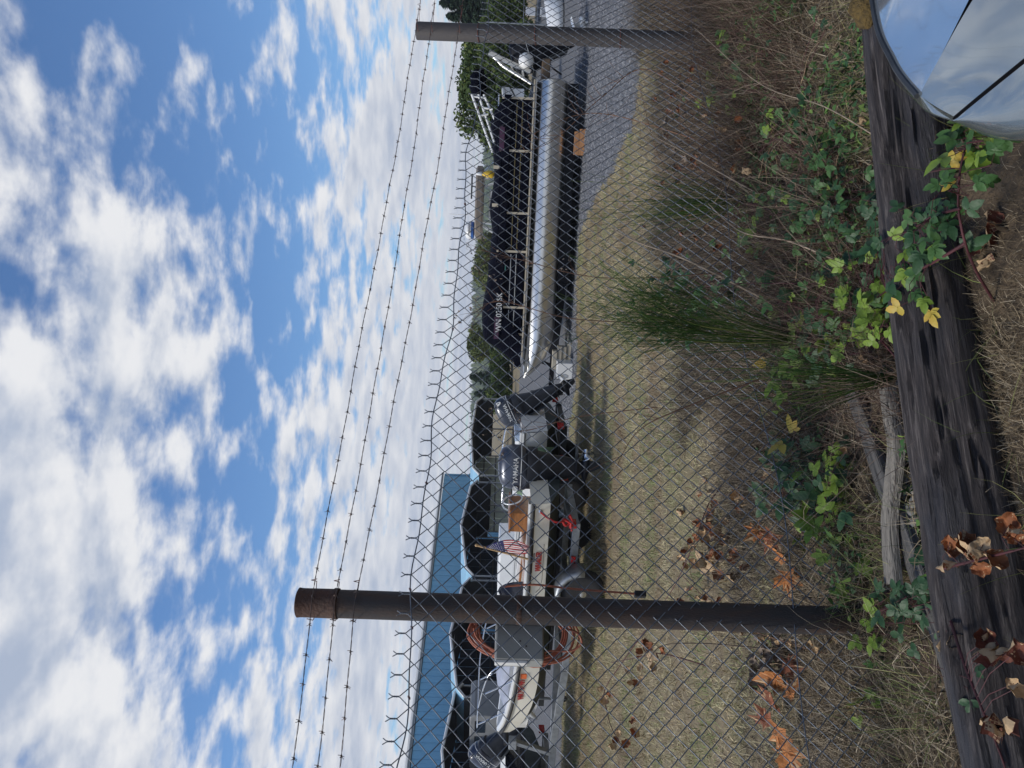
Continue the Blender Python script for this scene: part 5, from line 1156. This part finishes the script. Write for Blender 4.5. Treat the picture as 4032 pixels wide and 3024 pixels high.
bramble('sprawling bramble with lime leaves beside the small broom', GB, [[(1905, 735, .03), (1850, 700, .14), (1780, 690, .18), (1700, 650, .2)], [(1890, 760, .03), (1800, 770, .14), (1730, 790, .16)], [(1960, 800, .1), (1890, 720, .15), (1840, 660, .15)]],
        [(1740, 690, 42, 34, 22, 'dml', .06, .22, 1.15), (1850, 660, 32, 32, 14, 'mll', .08, .22, 1.15), (1700, 800, 22, 42, 8, 'lly', .08, .2, 1.5), (1790, 760, 35, 28, 13, 'ddl', .06, .2, 1.2), (1890, 690, 18, 20, 5, 'l', .12, .2, 1.25)], r=.004, seed=5)
bramble('bramble with large dark and lime leaves above the pale plank end', GB, [[(1800, 930, .02), (1760, 1010, .12), (1790, 1090, .12), (1830, 1140, .06)], [(1740, 930, .02), (1700, 1010, .14), (1690, 1080, .14)]],
        [(1700, 1030, 22, 32, 15, 'dd', .05, .2, 1.55), (1765, 1070, 26, 36, 14, 'dll', .05, .16, 1.5), (1800, 1030, 18, 26, 7, 'dl', .04, .14, 1.4), (1735, 955, 10, 14, 2, 'y', .12, .2, 2.1), (1810, 1110, 14, 18, 4, 'l', .04, .12, 1.4)], seed=6)
bramble('low runner of small lime leaves trailing past the round post foot', GB, [[(1812, 1140, .03), (1842, 1190, .04), (1862, 1260, .03), (1880, 1340, .03), (1885, 1420, .03), (1880, 1500, .03), (1868, 1600, .02)]],
        [(1838, 1190, 14, 12, 4, 'l', .03, .09, 1.25), (1850, 1265, 12, 12, 3, 'l', .03, .08, 1.3), (1905, 1330, 10, 14, 3, 'l', .03, .08, 1.2), (1885, 1370, 10, 12, 3, 'l', .03, .08, 1.2), (1890, 1420, 12, 14, 3, 'ml', .03, .08, 1.1), (1890, 1485, 10, 12, 2, 'l', .03, .08, 1.1), (1875, 1560, 10, 12, 2, 'l', .03, .08, 1.0), (1970, 1300, 22, 22, 9, 'dd', .04, .14, 1.2), (2080, 1480, 12, 12, 2, 'd', .22, .26, 1.0), (1995, 1395, 8, 8, 1, 'd', .04, .1, 1.0)], r=.0026, seed=7)
GD = 'dead bramble canes with curled leaves'
bramble('dead bramble cane with tan leaves slanting behind the mesh towards the round post', GD, [[(1560, 1050, .03), (1530, 1090, .12), (1500, 1170, .2), (1460, 1260, .25), (1420, 1320, .28)]],
        [(1500, 1200, 20, 24, 10, 'tp', .1, .25, 1.5), (1560, 1090, 24, 20, 7, 'tpp', .03, .16, 1.6), (1470, 1280, 16, 18, 5, 'tp', .15, .26, 1.3)], r=.005, seed=11)
bramble('dead cane with rust and tan leaves hanging on the mesh past the round post', GD, [[(1420, 1350, .30), (1395, 1362, .36), (1345, 1430, .46), (1306, 1491, .55), (1312, 1540, .56), (1326, 1582, .53), (1375, 1659, .42), (1420, 1710, .3), (1500, 1740, .02)], [(1530, 1440, .02), (1430, 1412, .28), (1380, 1420, .36), (1318, 1432, .50)]],
        [(1395, 1405, 13, 15, 5, 'tr', .32, .40, 1.7), (1380, 1445, 12, 10, 3, 'p', .34, .42, 1.6), (1305, 1505, 10, 12, 4, 'tp', .52, .58, 1.5), (1345, 1590, 16, 14, 6, 'tp', .46, .54, 1.6), (1370, 1490, 10, 12, 3, 'tp', .38, .44, 1.3)], r=.0045, seed=12)
bramble('red brown sprig of small pale folded leaves crossing the round post', GD, [[(1475, 1245, .26), (1530, 1300, .28), (1566, 1337, .28), (1628, 1364, .24), (1728, 1396, .14), (1790, 1412, .06), (1860, 1425, .02)]],
        [(1570, 1335, 8, 10, 4, 'pt', .26, .30, .75), (1600, 1355, 10, 10, 4, 'p', .24, .28, .7), (1640, 1372, 10, 8, 4, 'p', .2, .25, .7), (1700, 1390, 12, 8, 5, 'p', .14, .2, .7), (1750, 1405, 12, 7, 5, 'p', .08, .14, .65), (1530, 1300, 10, 8, 3, 't', .26, .3, 1.0)], M_deadcane, .0026, 13)
bramble('dead cane with curled orange leaves lying across the log', GD, [[(2000, 1240, .10), (2050, 1225, .25), (2130, 1205, .29), (2225, 1180, .30)]],
        [(2055, 1180, 6, 14, 3, 't', .24, .30, 1.2), (2118, 1178, 16, 10, 4, 'tp', .26, .32, 1.25), (2145, 1225, 14, 5, 2, 't', .26, .29, 1.3), (2185, 1145, 12, 8, 3, 't', .27, .32, 1.25)], r=.005, seed=14)
bramble('two dark red canes with russet tan edged leaves running over the lower log', GD, [[(2040, 1300, .16), (2055, 1345, .22), (2085, 1440, .27), (2125, 1540, .28), (2165, 1640, .27), (2190, 1720, .26)], [(2055, 1400, .18), (2062, 1490, .2), (2082, 1580, .22), (2100, 1680, .22)]],
        [(2056, 1360, 6, 20, 3, 'p', .18, .22, 1.1), (2145, 1395, 26, 8, 4, 'k', .265, .30, 1.3), (2140, 1565, 20, 8, 4, 'k', .265, .29, 1.25), (2200, 1390, 10, 8, 2, 'k', .265, .29, 1.3), (2185, 1480, 10, 10, 2, 'p', .26, .28, 1.0)], r=.0048, seed=15)
bramble('dead brown bramble tangle with rust leaves beside the plain post', GD, [[(1560, 330, .02), (1500, 300, .2), (1450, 240, .32), (1420, 150, .35)], [(1640, 380, .02), (1560, 380, .18), (1480, 360, .3)], [(1480, 420, .2), (1420, 330, .34), (1380, 180, .4)]],
        [(1480, 330, 40, 45, 22, 'rtgk', .08, .3, 1.2), (1450, 170, 25, 40, 14, 'rrg', .15, .35, .95), (1580, 320, 40, 50, 20, 'tprk', .03, .2, 1.15), (1500, 480, 35, 40, 12, 'rr', .08, .25, 1.1), (1540, 130, 30, 60, 9, 'tpk', .03, .2, 1.0)], M_deadcane, .0034, 16)

# maple and other dead leaves on the ground
fk = 0
def fallen(x, y, z, me, size, label, group, face=CAMDIR, name='fallen_leaf', tl=.45):
    p = G(x, y, z); o = link(name, me); orient(o, p, face, rv.uniform(0, 6.28), tl); o.scale = (size,) * 3; tag(o, label, 'leaf', group); return o
for i, (x, y, s_) in enumerate(((1678, 1468, 1.15), (1668, 1520, 1.0), (1680, 1590, 1.2), (1700, 1625, 1.0), (1655, 1560, .9), (1690, 1205, 1.0), (1700, 1245, .9), (1668, 1160, .9), (1640, 1145, .85), (1708, 1500, .8), (1700, 1440, .8))):
    fallen(x, y, .10 + .05 * rv.random(), MAPLE[i % 3], s_ * 1.15, 'large orange lobed maple leaf fallen against the foot of the mesh', 'fallen maple leaves', name='maple_leaf', tl=.35)
for (x, y, sx, sy, n, kinds, size, lb, gr) in ((1690, 1420, 60, 60, 46, 'gg', 1.15, 'grey brown curled leaf in the drift behind the round post foot', 'drift of grey leaves'),
        (1540, 1160, 60, 90, 34, 'tprg', 1.35, 'tan and rust curled leaf lying in the grass edge behind the mesh', 'curled leaves along the lawn edge'),
        (1760, 1000, 110, 220, 40, 'tpg', .9, 'small tan leaf lying on the verge between log and mesh', 'small leaves on the verge'),
        (1620, 300, 90, 150, 46, 'tprk', 1.0, 'rust or tan leaf lying under the right hand brambles', 'leaves under the brambles'),
        (1880, 280, 50, 150, 20, 'tgk', .8, 'small brown leaf lying close along the far side of the log', 'leaves along the log'),
        (2140, 520, 30, 60, 5, 'k', 1.3, 'dark russet leaf lying in the short grass on the near side of the log', 'leaves near the short grass')):
    for i in range(n):
        k = rv.choice(kinds); fallen(x + rv.gauss(0, sx * .6), y + rv.gauss(0, sy * .6), .03 + .03 * rv.random(), rv.choice(DRY[k]), size * .75 * rv.uniform(.7, 1.25), lb, gr, tl=.7)

# broom
def broom(label, base, tops, n, seed, wr=.0013, woody=None):
    q = random.Random(seed); t = thing('broom_shrub', label, 'shrub', (base.x, base.y, 0), 0, 'green broom shrubs'); o0 = Vector(t.location); b0 = base - o0
    if woody:
        for w_ in woody: MB().tube(spline([p - o0 for p in w_], 6), [.006 - .0035 * i / (6 * (len(w_) - 1)) for i in range(6 * (len(w_) - 1) + 1)], 6).build('stem', M_broomstem, t, smooth=60)
    vs = []; fs = []; rn_ = []
    for i in range(n):
        tp = q.choice(tops); src = b0 if not woody or q.random() < .25 else (lambda P_: P_[q.randrange(len(P_) // 3, len(P_))])(spline([p - o0 for p in q.choice(woody)], 6))
        tip = tp[0] - o0 + Vector((q.gauss(0, tp[1]), q.gauss(0, tp[1]), q.gauss(0, tp[2]))); f_ = q.uniform(.55, 1.0); tip = src.lerp(tip, f_)
        midp = src.lerp(tip, .5) + Vector((q.gauss(0, .02), q.gauss(0, .02), .02)); P_ = spline([src, midp, tip], 3); r_ = q.random(); m_ = MB(); m_.tube(P_, [wr * (1 - .6 * j / len(P_)) for j in range(len(P_))], 3, cap=False)
        o_ = len(vs); vs += m_.v; fs += [tuple(a + o_ for a in f) for f in m_.f]; rn_ += [r_] * len(m_.v)
        for j in range(4):
            a = P_[q.randrange(1, len(P_) - 1)]; b_ = a + (tip - a) * q.uniform(.3, .7) + Vector((q.gauss(0, .02), q.gauss(0, .02), q.gauss(.01, .015))); m_ = MB(); m_.tube([a, a.lerp(b_, .5), b_], [wr * .7, wr * .6, wr * .25], 3, cap=False)
            o_ = len(vs); vs += m_.v; fs += [tuple(c + o_ for c in f) for f in m_.f]; rn_ += [min(1, r_ + .15)] * len(m_.v)
    tag(link('twigs', np_mesh('twigs', np.array(vs), np.array(fs), BROOM, np.array(rn_)), t), kind='stuff'); return t
B1 = D(1700, 735, 3.62); B1.z = 0.0
broom('tall feathery green broom rising in front of the mesh', B1, [(D(1225, 650, 3.60), .10, .06), (D(1215, 700, 3.62), .12, .06), (D(1260, 610, 3.65), .12, .07), (D(1300, 740, 3.55), .08, .08), (D(1300, 560, 3.7), .10, .08)], 210, 1,
      woody=[[B1, D(1600, 728, 3.62), D(1520, 718, 3.62), D(1440, 690, 3.6)], [B1, D(1590, 715, 3.6), D(1500, 700, 3.58), D(1420, 660, 3.62)], [B1, D(1560, 740, 3.64), D(1450, 730, 3.6)], [B1, D(1580, 690, 3.62), D(1480, 630, 3.66)]])
B2 = G(1945, 815, 0.02)
broom('small fan of green broom twigs rooted by the dark board', B2, [(D(1490, 800, 2.86), .05, .07), (D(1540, 840, 2.84), .06, .07), (D(1620, 900, 2.8), .07, .05), (D(1560, 770, 2.9), .06, .06)], 46, 2, .0014)
B3 = D(1560, 440, 4.6); B3.z = 0
broom('wispy broom sprigs between the pontoon hull and the dead bramble tangle', B3, [(D(1215, 430, 4.6), .08, .05), (D(1260, 470, 4.6), .10, .06), (D(1330, 410, 4.6), .12, .06), (D(1400, 470, 4.6), .14, .06)], 70, 3, .0016)

# dead stems standing against the mesh
def dead_stem(label, pts, r, material, seed, heads=0, side=6):
    q = random.Random(seed); P_ = [D(*p) for p in pts]; t = thing('dead_stem', label, 'stem', (P_[0].x, P_[0].y, max(0, P_[0].z)), 0, 'dry dead stems along the fence'); o0 = Vector(t.location)
    S_ = spline([p - o0 for p in P_], 8); k = len(S_); MB().tube(S_, [r * (1 - .7 * i / k) for i in range(k)], 6).build('stalk', material, t, smooth=60)
    for i in range(side):
        a = S_[q.randrange(k // 3, k)]; L_ = q.uniform(.06, .2); v = Vector((q.gauss(0, 1), q.gauss(0, .4), q.uniform(.2, 1.2))).normalized(); MB().tube([a, a + v * L_ * .5 + Vector((0, 0, .01)), a + v * L_], [r * .4, r * .3, r * .12], 5).build('twig', material, t)
        if i < heads:
            mb = MB()
            for j in range(7):
                c_ = a + v * L_ + Vector((q.gauss(0, .012), q.gauss(0, .012), q.gauss(0, .012))); leaflet(mb, c_, Vector((q.gauss(0, 1), q.gauss(0, 1), q.gauss(0, 1))), Vector((q.gauss(0, 1), .1, 1)), .014, .005, .3, .3)
            mb.build('seed_head', M_drygrey, t)
    return t
DS = [('pale dead stem leaning right of the tall broom, thickest of the dry stalks', [(1640, 640, 3.9), (1480, 560, 4.0), (1370, 520, 4.1), (1300, 480, 4.2)], .007, M_twig, 0, 3),
      ('dry seed headed stalk standing before the pontoon boat registration', [(1560, 590, 4.0), (1300, 600, 4.05), (1120, 560, 4.1), (1040, 540, 4.1)], .003, M_deadcane, 9, 16),
      ('dark seed headed stalk reaching above the pontoon cover', [(1540, 700, 3.85), (1250, 690, 3.85), (1080, 650, 3.85), (1035, 680, 3.85)], .003, M_deadcane, 8, 14),
      ('thin dark branch bending across the pontoon tube', [(1560, 260, 5.0), (1400, 150, 5.1), (1300, 210, 5.1), (1200, 300, 5.1), (1130, 330, 5.1)], .005, M_deadcane, 0, 12),
      ('wispy dark branch in front of the pontoon stern', [(1500, 300, 4.9), (1330, 250, 5.0), (1240, 250, 5.0), (1150, 290, 5.0)], .004, M_deadcane, 0, 14),
      ('arching pale stalk by the plain post', [(1640, 420, 4.2), (1480, 330, 4.5), (1400, 280, 4.7), (1370, 200, 4.8)], .004, M_twig, 0, 5),
      ('pale twig slanting over the rust leaves under the brambles', [(1900, 300, 2.9), (1780, 230, 3.2), (1640, 180, 3.6), (1500, 60, 4.2)], .003, M_twig, 0, 5),
      ('bleached stick lying among the blackberry leaves', [(1800, 560, 3.2), (1700, 520, 3.5), (1600, 500, 3.7), (1530, 440, 4.0)], .0045, M_twig, 0, 4),
      ('brown stalk leaning before the whitish carport wall', [(1640, 820, 3.55), (1480, 880, 3.5), (1380, 930, 3.5), (1330, 1010, 3.5)], .004, M_deadcane, 0, 5),
      ('long thin tan cane sloping down to the dark soil by the round post', [(1430, 870, 3.6), (1530, 960, 3.5), (1640, 1050, 3.3), (1760, 1140, 3.0)], .003, M_twig, 0, 4),
      ('grey twig bunch rising behind the round post', [(1640, 1400, 3.6), (1520, 1390, 3.5), (1430, 1395, 3.45), (1400, 1430, 3.4)], .004, M_twig, 0, 6),
      ('thin stem with a grey seed head by the grey outboard motor', [(1420, 880, 3.7), (1250, 900, 3.7), (1140, 930, 3.7), (1100, 925, 3.7)], .0025, M_deadcane, 7, 10)]
for i, (lb, pts, r_, m_, hd, sd2) in enumerate(DS): dead_stem(lb, pts, r_, m_, 900 + i, hd, sd2)

# straw, litter and grasses
PLK = np.array([(p.x, p.y) for L_ in (((1917, 840), (1935, 960), (1921, 1110), (1930, 1262)), ((1850, 870), (1905, 1030), (1985, 1240), (2062, 1470), (2125, 1700))) for p in spline([G(a_, b_, .05) for a_, b_ in L_], 14)])
def off_plank(P, d=.062): return np.array([np.min((PLK[:, 0] - p[0]) ** 2 + (PLK[:, 1] - p[1]) ** 2) for p in P]) > d * d
ax2 = np.array([(p.x, p.y) for p in axis])
def log_side(P):                                            # >0 on the far side of the log
    return np.interp(P[:, 0], ax2[::-1, 0] if ax2[0, 0] > ax2[-1, 0] else ax2[:, 0], ax2[::-1, 1] if ax2[0, 0] > ax2[-1, 0] else ax2[:, 1])
P = scatter(330000, -3.2, 5.5, 2.0, 7.5); fs_ = fence_side(P); ok = (fs_ > -.55) & (P[:, 1] > log_side(P) - .02) & in_view(P, .2); P = P[ok]
P[:, 2] = .015 + g.uniform(0, 1, len(P)) ** 2 * .05
pn = np.array([mnoise.noise(Vector((p[0] * 1.6, p[1] * 1.6, 9.0))) for p in P]); keep = g.uniform(0, 1, len(P)) < np.clip(.72 + pn * .9, .2, 1); P = P[keep]; P = P[off_plank(P, .085)]
sel = g.uniform(0, 1, len(P)); 
tag(blades('straw_litter', P[sel < .55], .15, .0032, .06, .5, STRAW, 21), 'matted dry straw covering the verge beside the log', 'straw', kind='stuff')
tag(blades('dead_grass', P[(sel >= .55) & (sel < .9)], .11, .0028, .35, .8, STRAW, 22), 'tufts of dead tan grass on the verge', 'grass', kind='stuff')
pl_ = P[sel >= .9]; lit = blades('leaf_crumbs', pl_, .035, .016, .15, .9, LITTER, 23, seg=2); tag(lit, 'brown leaf crumbs scattered on the verge', 'leaf litter', kind='stuff')
# long grass tangle against the mesh
P = scatter(60000, -3, 5.5, 2.4, 7.2); fs_ = fence_side(P); P = P[(np.abs(fs_ + .05) < .38) & in_view(P, .2)][:9000]; P[:, 2] = .01
tag(blades('long_dead_grass', P, .34, .0030, .45, .9, STRAW, 24, seg=5), 'long tangled dead grass woven along the foot of the mesh', 'grass', kind='stuff')
TANG = ramp_attr_mat('shaded_grey_brown_grass', [(0, (.030, .023, .018)), (.45, (.085, .066, .048)), (.85, (.20, .165, .125)), (1, (.38, .33, .25))])  # tones lowered, shadows inside the tangle put into the blade colour
P = scatter(620000, -4.4, 6.4, 2.0, 9.0); fs_ = fence_side(P); pn = np.array([mnoise.noise(Vector((p[0] * 1.1, p[1] * 1.1, 22.0))) for p in P])
P = P[(fs_ > -1.75 - pn * 1.1) & (fs_ < .55 + pn * .5) & ~inside(P) & in_view(P, .15)]; P[:, 2] = .005
hs = np.clip(1.0 - np.abs(fence_side(P) + .1) * .32, .3, 1); half = g.uniform(0, 1, len(P)) < hs * .62
P = P[half][:125000]; sl = (P[:, 0] - FL.x) * FD.x + (P[:, 1] - FL.y) * FD.y; fs_ = fence_side(P); tall = (g.uniform(0, 1, len(P)) < np.clip((sl - .25) / .9, .04, 1)) & (fs_ < .30 + .12 * sl)
tag(blades('dead_grass_mass', P[tall], .33, .0034, .46, .95, TANG, 29, seg=4), 'thick grey brown mass of dead grass along both sides of the mesh', 'grass', kind='stuff')
low = P[~tall]; low = low[g.uniform(0, 1, len(low)) < .6]
tag(blades('low_dead_grass', low, .12, .0030, .22, .9, TANG, 31, seg=3), 'low grey brown dead grass on the soil near the round post', 'grass', kind='stuff')
P = scatter(60000, -1.6, 5.2, 2.3, 6.4); pn = np.array([mnoise.noise(Vector((p[0] * 2.0, p[1] * 2.0, 44.0))) + .10 * p[0] for p in P]); P = P[(fence_side(P) > -.05) & (P[:, 1] > log_side(P) + .16) & in_view(P, .15) & (pn > .10)][:4200]; P[:, 2] = g.uniform(.01, .16, len(P))
WLEAF = ramp_attr_mat('green_weed_leaves', [(0, (.020, .055, .020)), (.6, (.05, .12, .035)), (.9, (.10, .19, .045)), (1, (.22, .30, .06))], .55)
tag(blades('weed_leaves', P, .042, .020, .25, .7, WLEAF, 30, seg=3), 'small green weed leaves filling the bank under the brambles', 'weeds', kind='stuff')
WEED = ramp_attr_mat('dry_brown_weeds', [(0, (.040, .024, .019)), (.5, (.11, .066, .048)), (1, (.30, .24, .18))])
P = scatter(90000, -.5, 5.8, 2.6, 7.4); fs_ = fence_side(P); pn = np.array([mnoise.noise(Vector((p[0] * 1.3, p[1] * 1.3, 14.0))) for p in P])
P = P[(fs_ > -.45) & (fs_ < .95) & in_view(P, .15) & (P[:, 0] > -.2) & (pn + .12 * P[:, 0] > .02)][:11500]; P[:, 2] = .01
tag(blades('dry_weed_tangle', P, .50, .0030, .55, .75, WEED, 28, seg=5), 'brown tangle of dry weed stalks in front of the gravel yard', 'weeds', kind='stuff')
GREENG = ramp_attr_mat('fresh_grass', [(0, (.07, .12, .03)), (.6, (.16, .20, .06)), (1, (.34, .32, .13))])
P = scatter(40000, -2.5, 5, 2.2, 6.5); P = P[(fence_side(P) > 0) & (P[:, 1] > log_side(P) + .15) & in_view(P, .15)]; pn = np.array([mnoise.noise(Vector((p[0] * 2.4, p[1] * 2.4, 4.0))) for p in P]); P = P[pn > .12][:3200]; P[:, 2] = .01
tag(blades('green_grass', P, .24, .0030, .45, .7, GREENG, 25, seg=4), 'sparse green grass blades among the brambles', 'grass', kind='stuff')
# short dry grass between the log and the camera
P = scatter(220000, -2.2, 3.2, 1.7, 3.7); P = P[(P[:, 1] < log_side(P) - .06) & in_view(P, .25)][:60000]; P[:, 2] = .012
tag(blades('short_dry_grass', P, .060, .0026, .40, .8, STRAW, 26), 'short dry grass on the near side of the log', 'grass', kind='stuff')
P = scatter(4000, -2.2, 3.2, 1.6, 3.6); d_ = log_side(P) - P[:, 1]; P = P[(d_ > .08) & (d_ < .22)][:420]; P[:, 2] = .012
tag(blades('green_grass', P, .22, .0026, .6, .6, GREENG, 27, seg=4), 'green grass tufts growing along the near side of the log', 'grass', kind='stuff')
# long straw stalks with pale ears
q = random.Random(71)
for i in range(26):
    x, y = q.uniform(1560, 1880), q.uniform(20, 520); b_ = G(x, y, .02); a = q.uniform(2.2, 4.0); L_ = q.uniform(.25, .5)
    tip = b_ + Vector((math.cos(a) * L_ * .8, math.sin(a) * .25 * L_, L_ * q.uniform(.15, .6))); md = b_.lerp(tip, .55) + Vector((0, 0, .05))
    t = thing('straw_stalk', 'long pale straw stalk bending over the right hand brambles', 'grass stalk', b_, 0, 'long straw stalks over the brambles'); o0 = Vector(b_)
    MB().tube([p - o0 for p in spline([b_, md, tip], 5)], .0011, 4).build('stalk', M_drytan, t)
    mb = MB(); v = (tip - md).normalized(); mb.tube([tip - o0, tip - o0 + v * .02, tip - o0 + v * .04], [.0012, .0030, .0006], 5); mb.build('ear', M_drytan, t)
# stones by the planks and moss cushions
q = random.Random(81)
STN = []
for i in range(3):
    mb = MB(); mb.loft([[(math.cos(a) * r_ * (1 + .25 * q.uniform(-1, 1)), math.sin(a) * r_ * (1 + .25 * q.uniform(-1, 1)), z) for a in [2 * math.pi * j / 8 for j in range(8)]] for r_, z in ((.016, -.008), (.021, 0), (.018, .010), (.008, .015))]); STN.append(mb.mesh('stone', M_stone, smooth=50))
for i in range(46):
    p = G(q.gauss(1968, 14) + (0), q.uniform(800, 1180), .02); p.z = .032; o = link('pebble', STN[i % 3]); o.location = p; o.rotation_euler = (q.uniform(-.3, .3), q.uniform(-.3, .3), q.uniform(0, 6)); s_ = q.uniform(.5, 1.1); o.scale = (s_ * 1.2, s_, s_ * .8)
    tag(o, 'small grey pebble in the gap between the pale plank and the log', 'pebble', 'pebbles beside the plank')
for i, (x, y, s_, lb) in enumerate(((1820, 1345, .05, 'rusty moss cushion beside the round post foot'), (1850, 1520, .075, 'wide dark rusty moss cushion on the bare soil'), (1835, 1640, .055, 'rounded ochre moss cushion at the dark soil edge'), (1815, 1440, .04, 'small brown moss cushion on the dark soil'))):
    p = G(x, y, .02); mb = MB(); mb.loft([[(math.cos(a) * s_ * k * (1 + .18 * q.uniform(-1, 1)), math.sin(a) * s_ * k * (1 + .18 * q.uniform(-1, 1)), z * s_) for a in [2 * math.pi * j / 16 for j in range(16)]] for k, z in ((1.05, -.2), (1, .05), (.85, .28), (.5, .45), (.1, .5))])
    o = mb.build('moss_cushion', M_moss, None, smooth=80); o.location = (p.x, p.y, .02); tag(o, lb, 'moss')
for x, y, lb in ((1875, 1308, 'tiny white flake on the straw above the round post foot'), (1712, 1628, 'white paper scrap among the fallen maple leaves')):
    p = G(x, y, .04); mb = MB(); mb.add([(-.012, -.006, 0), (.012, -.009, .004), (.015, .006, .006), (-.002, .010, .002), (-.013, .005, .001)], [(0, 1, 2, 3, 4)]); o = mb.build('paper_scrap', M_gelwhite, None); o.location = p; o.scale = (2 if y > 1500 else .7,) * 3
    o.modifiers.new('s', 'SOLIDIFY').thickness = .001; o.rotation_euler = (R(30), 0, 1.0); tag(o, lb, 'litter')

# ------------------------------------------------------------------ thin haze over the whole place
mz = bpy.data.materials.new('thin_haze'); mz.use_nodes = True; tz_ = mz.node_tree; tz_.nodes.clear()
vo = tz_.nodes.new('ShaderNodeOutputMaterial'); pv = tz_.nodes.new('ShaderNodeVolumePrincipled'); pv.inputs['Color'].default_value = (.86, .91, 1.0, 1); pv.inputs['Density'].default_value = 0.0004; pv.inputs['Anisotropy'].default_value = 0.2
tz_.links.new(pv.outputs[0], vo.inputs['Volume'])
hz_ = MB().box((200, 560, 15.0), (2700, 1260, 32.6)).build('haze', mz); tag(hz_, 'thin pale haze between the yard and the far ridge', 'haze', kind='stuff')
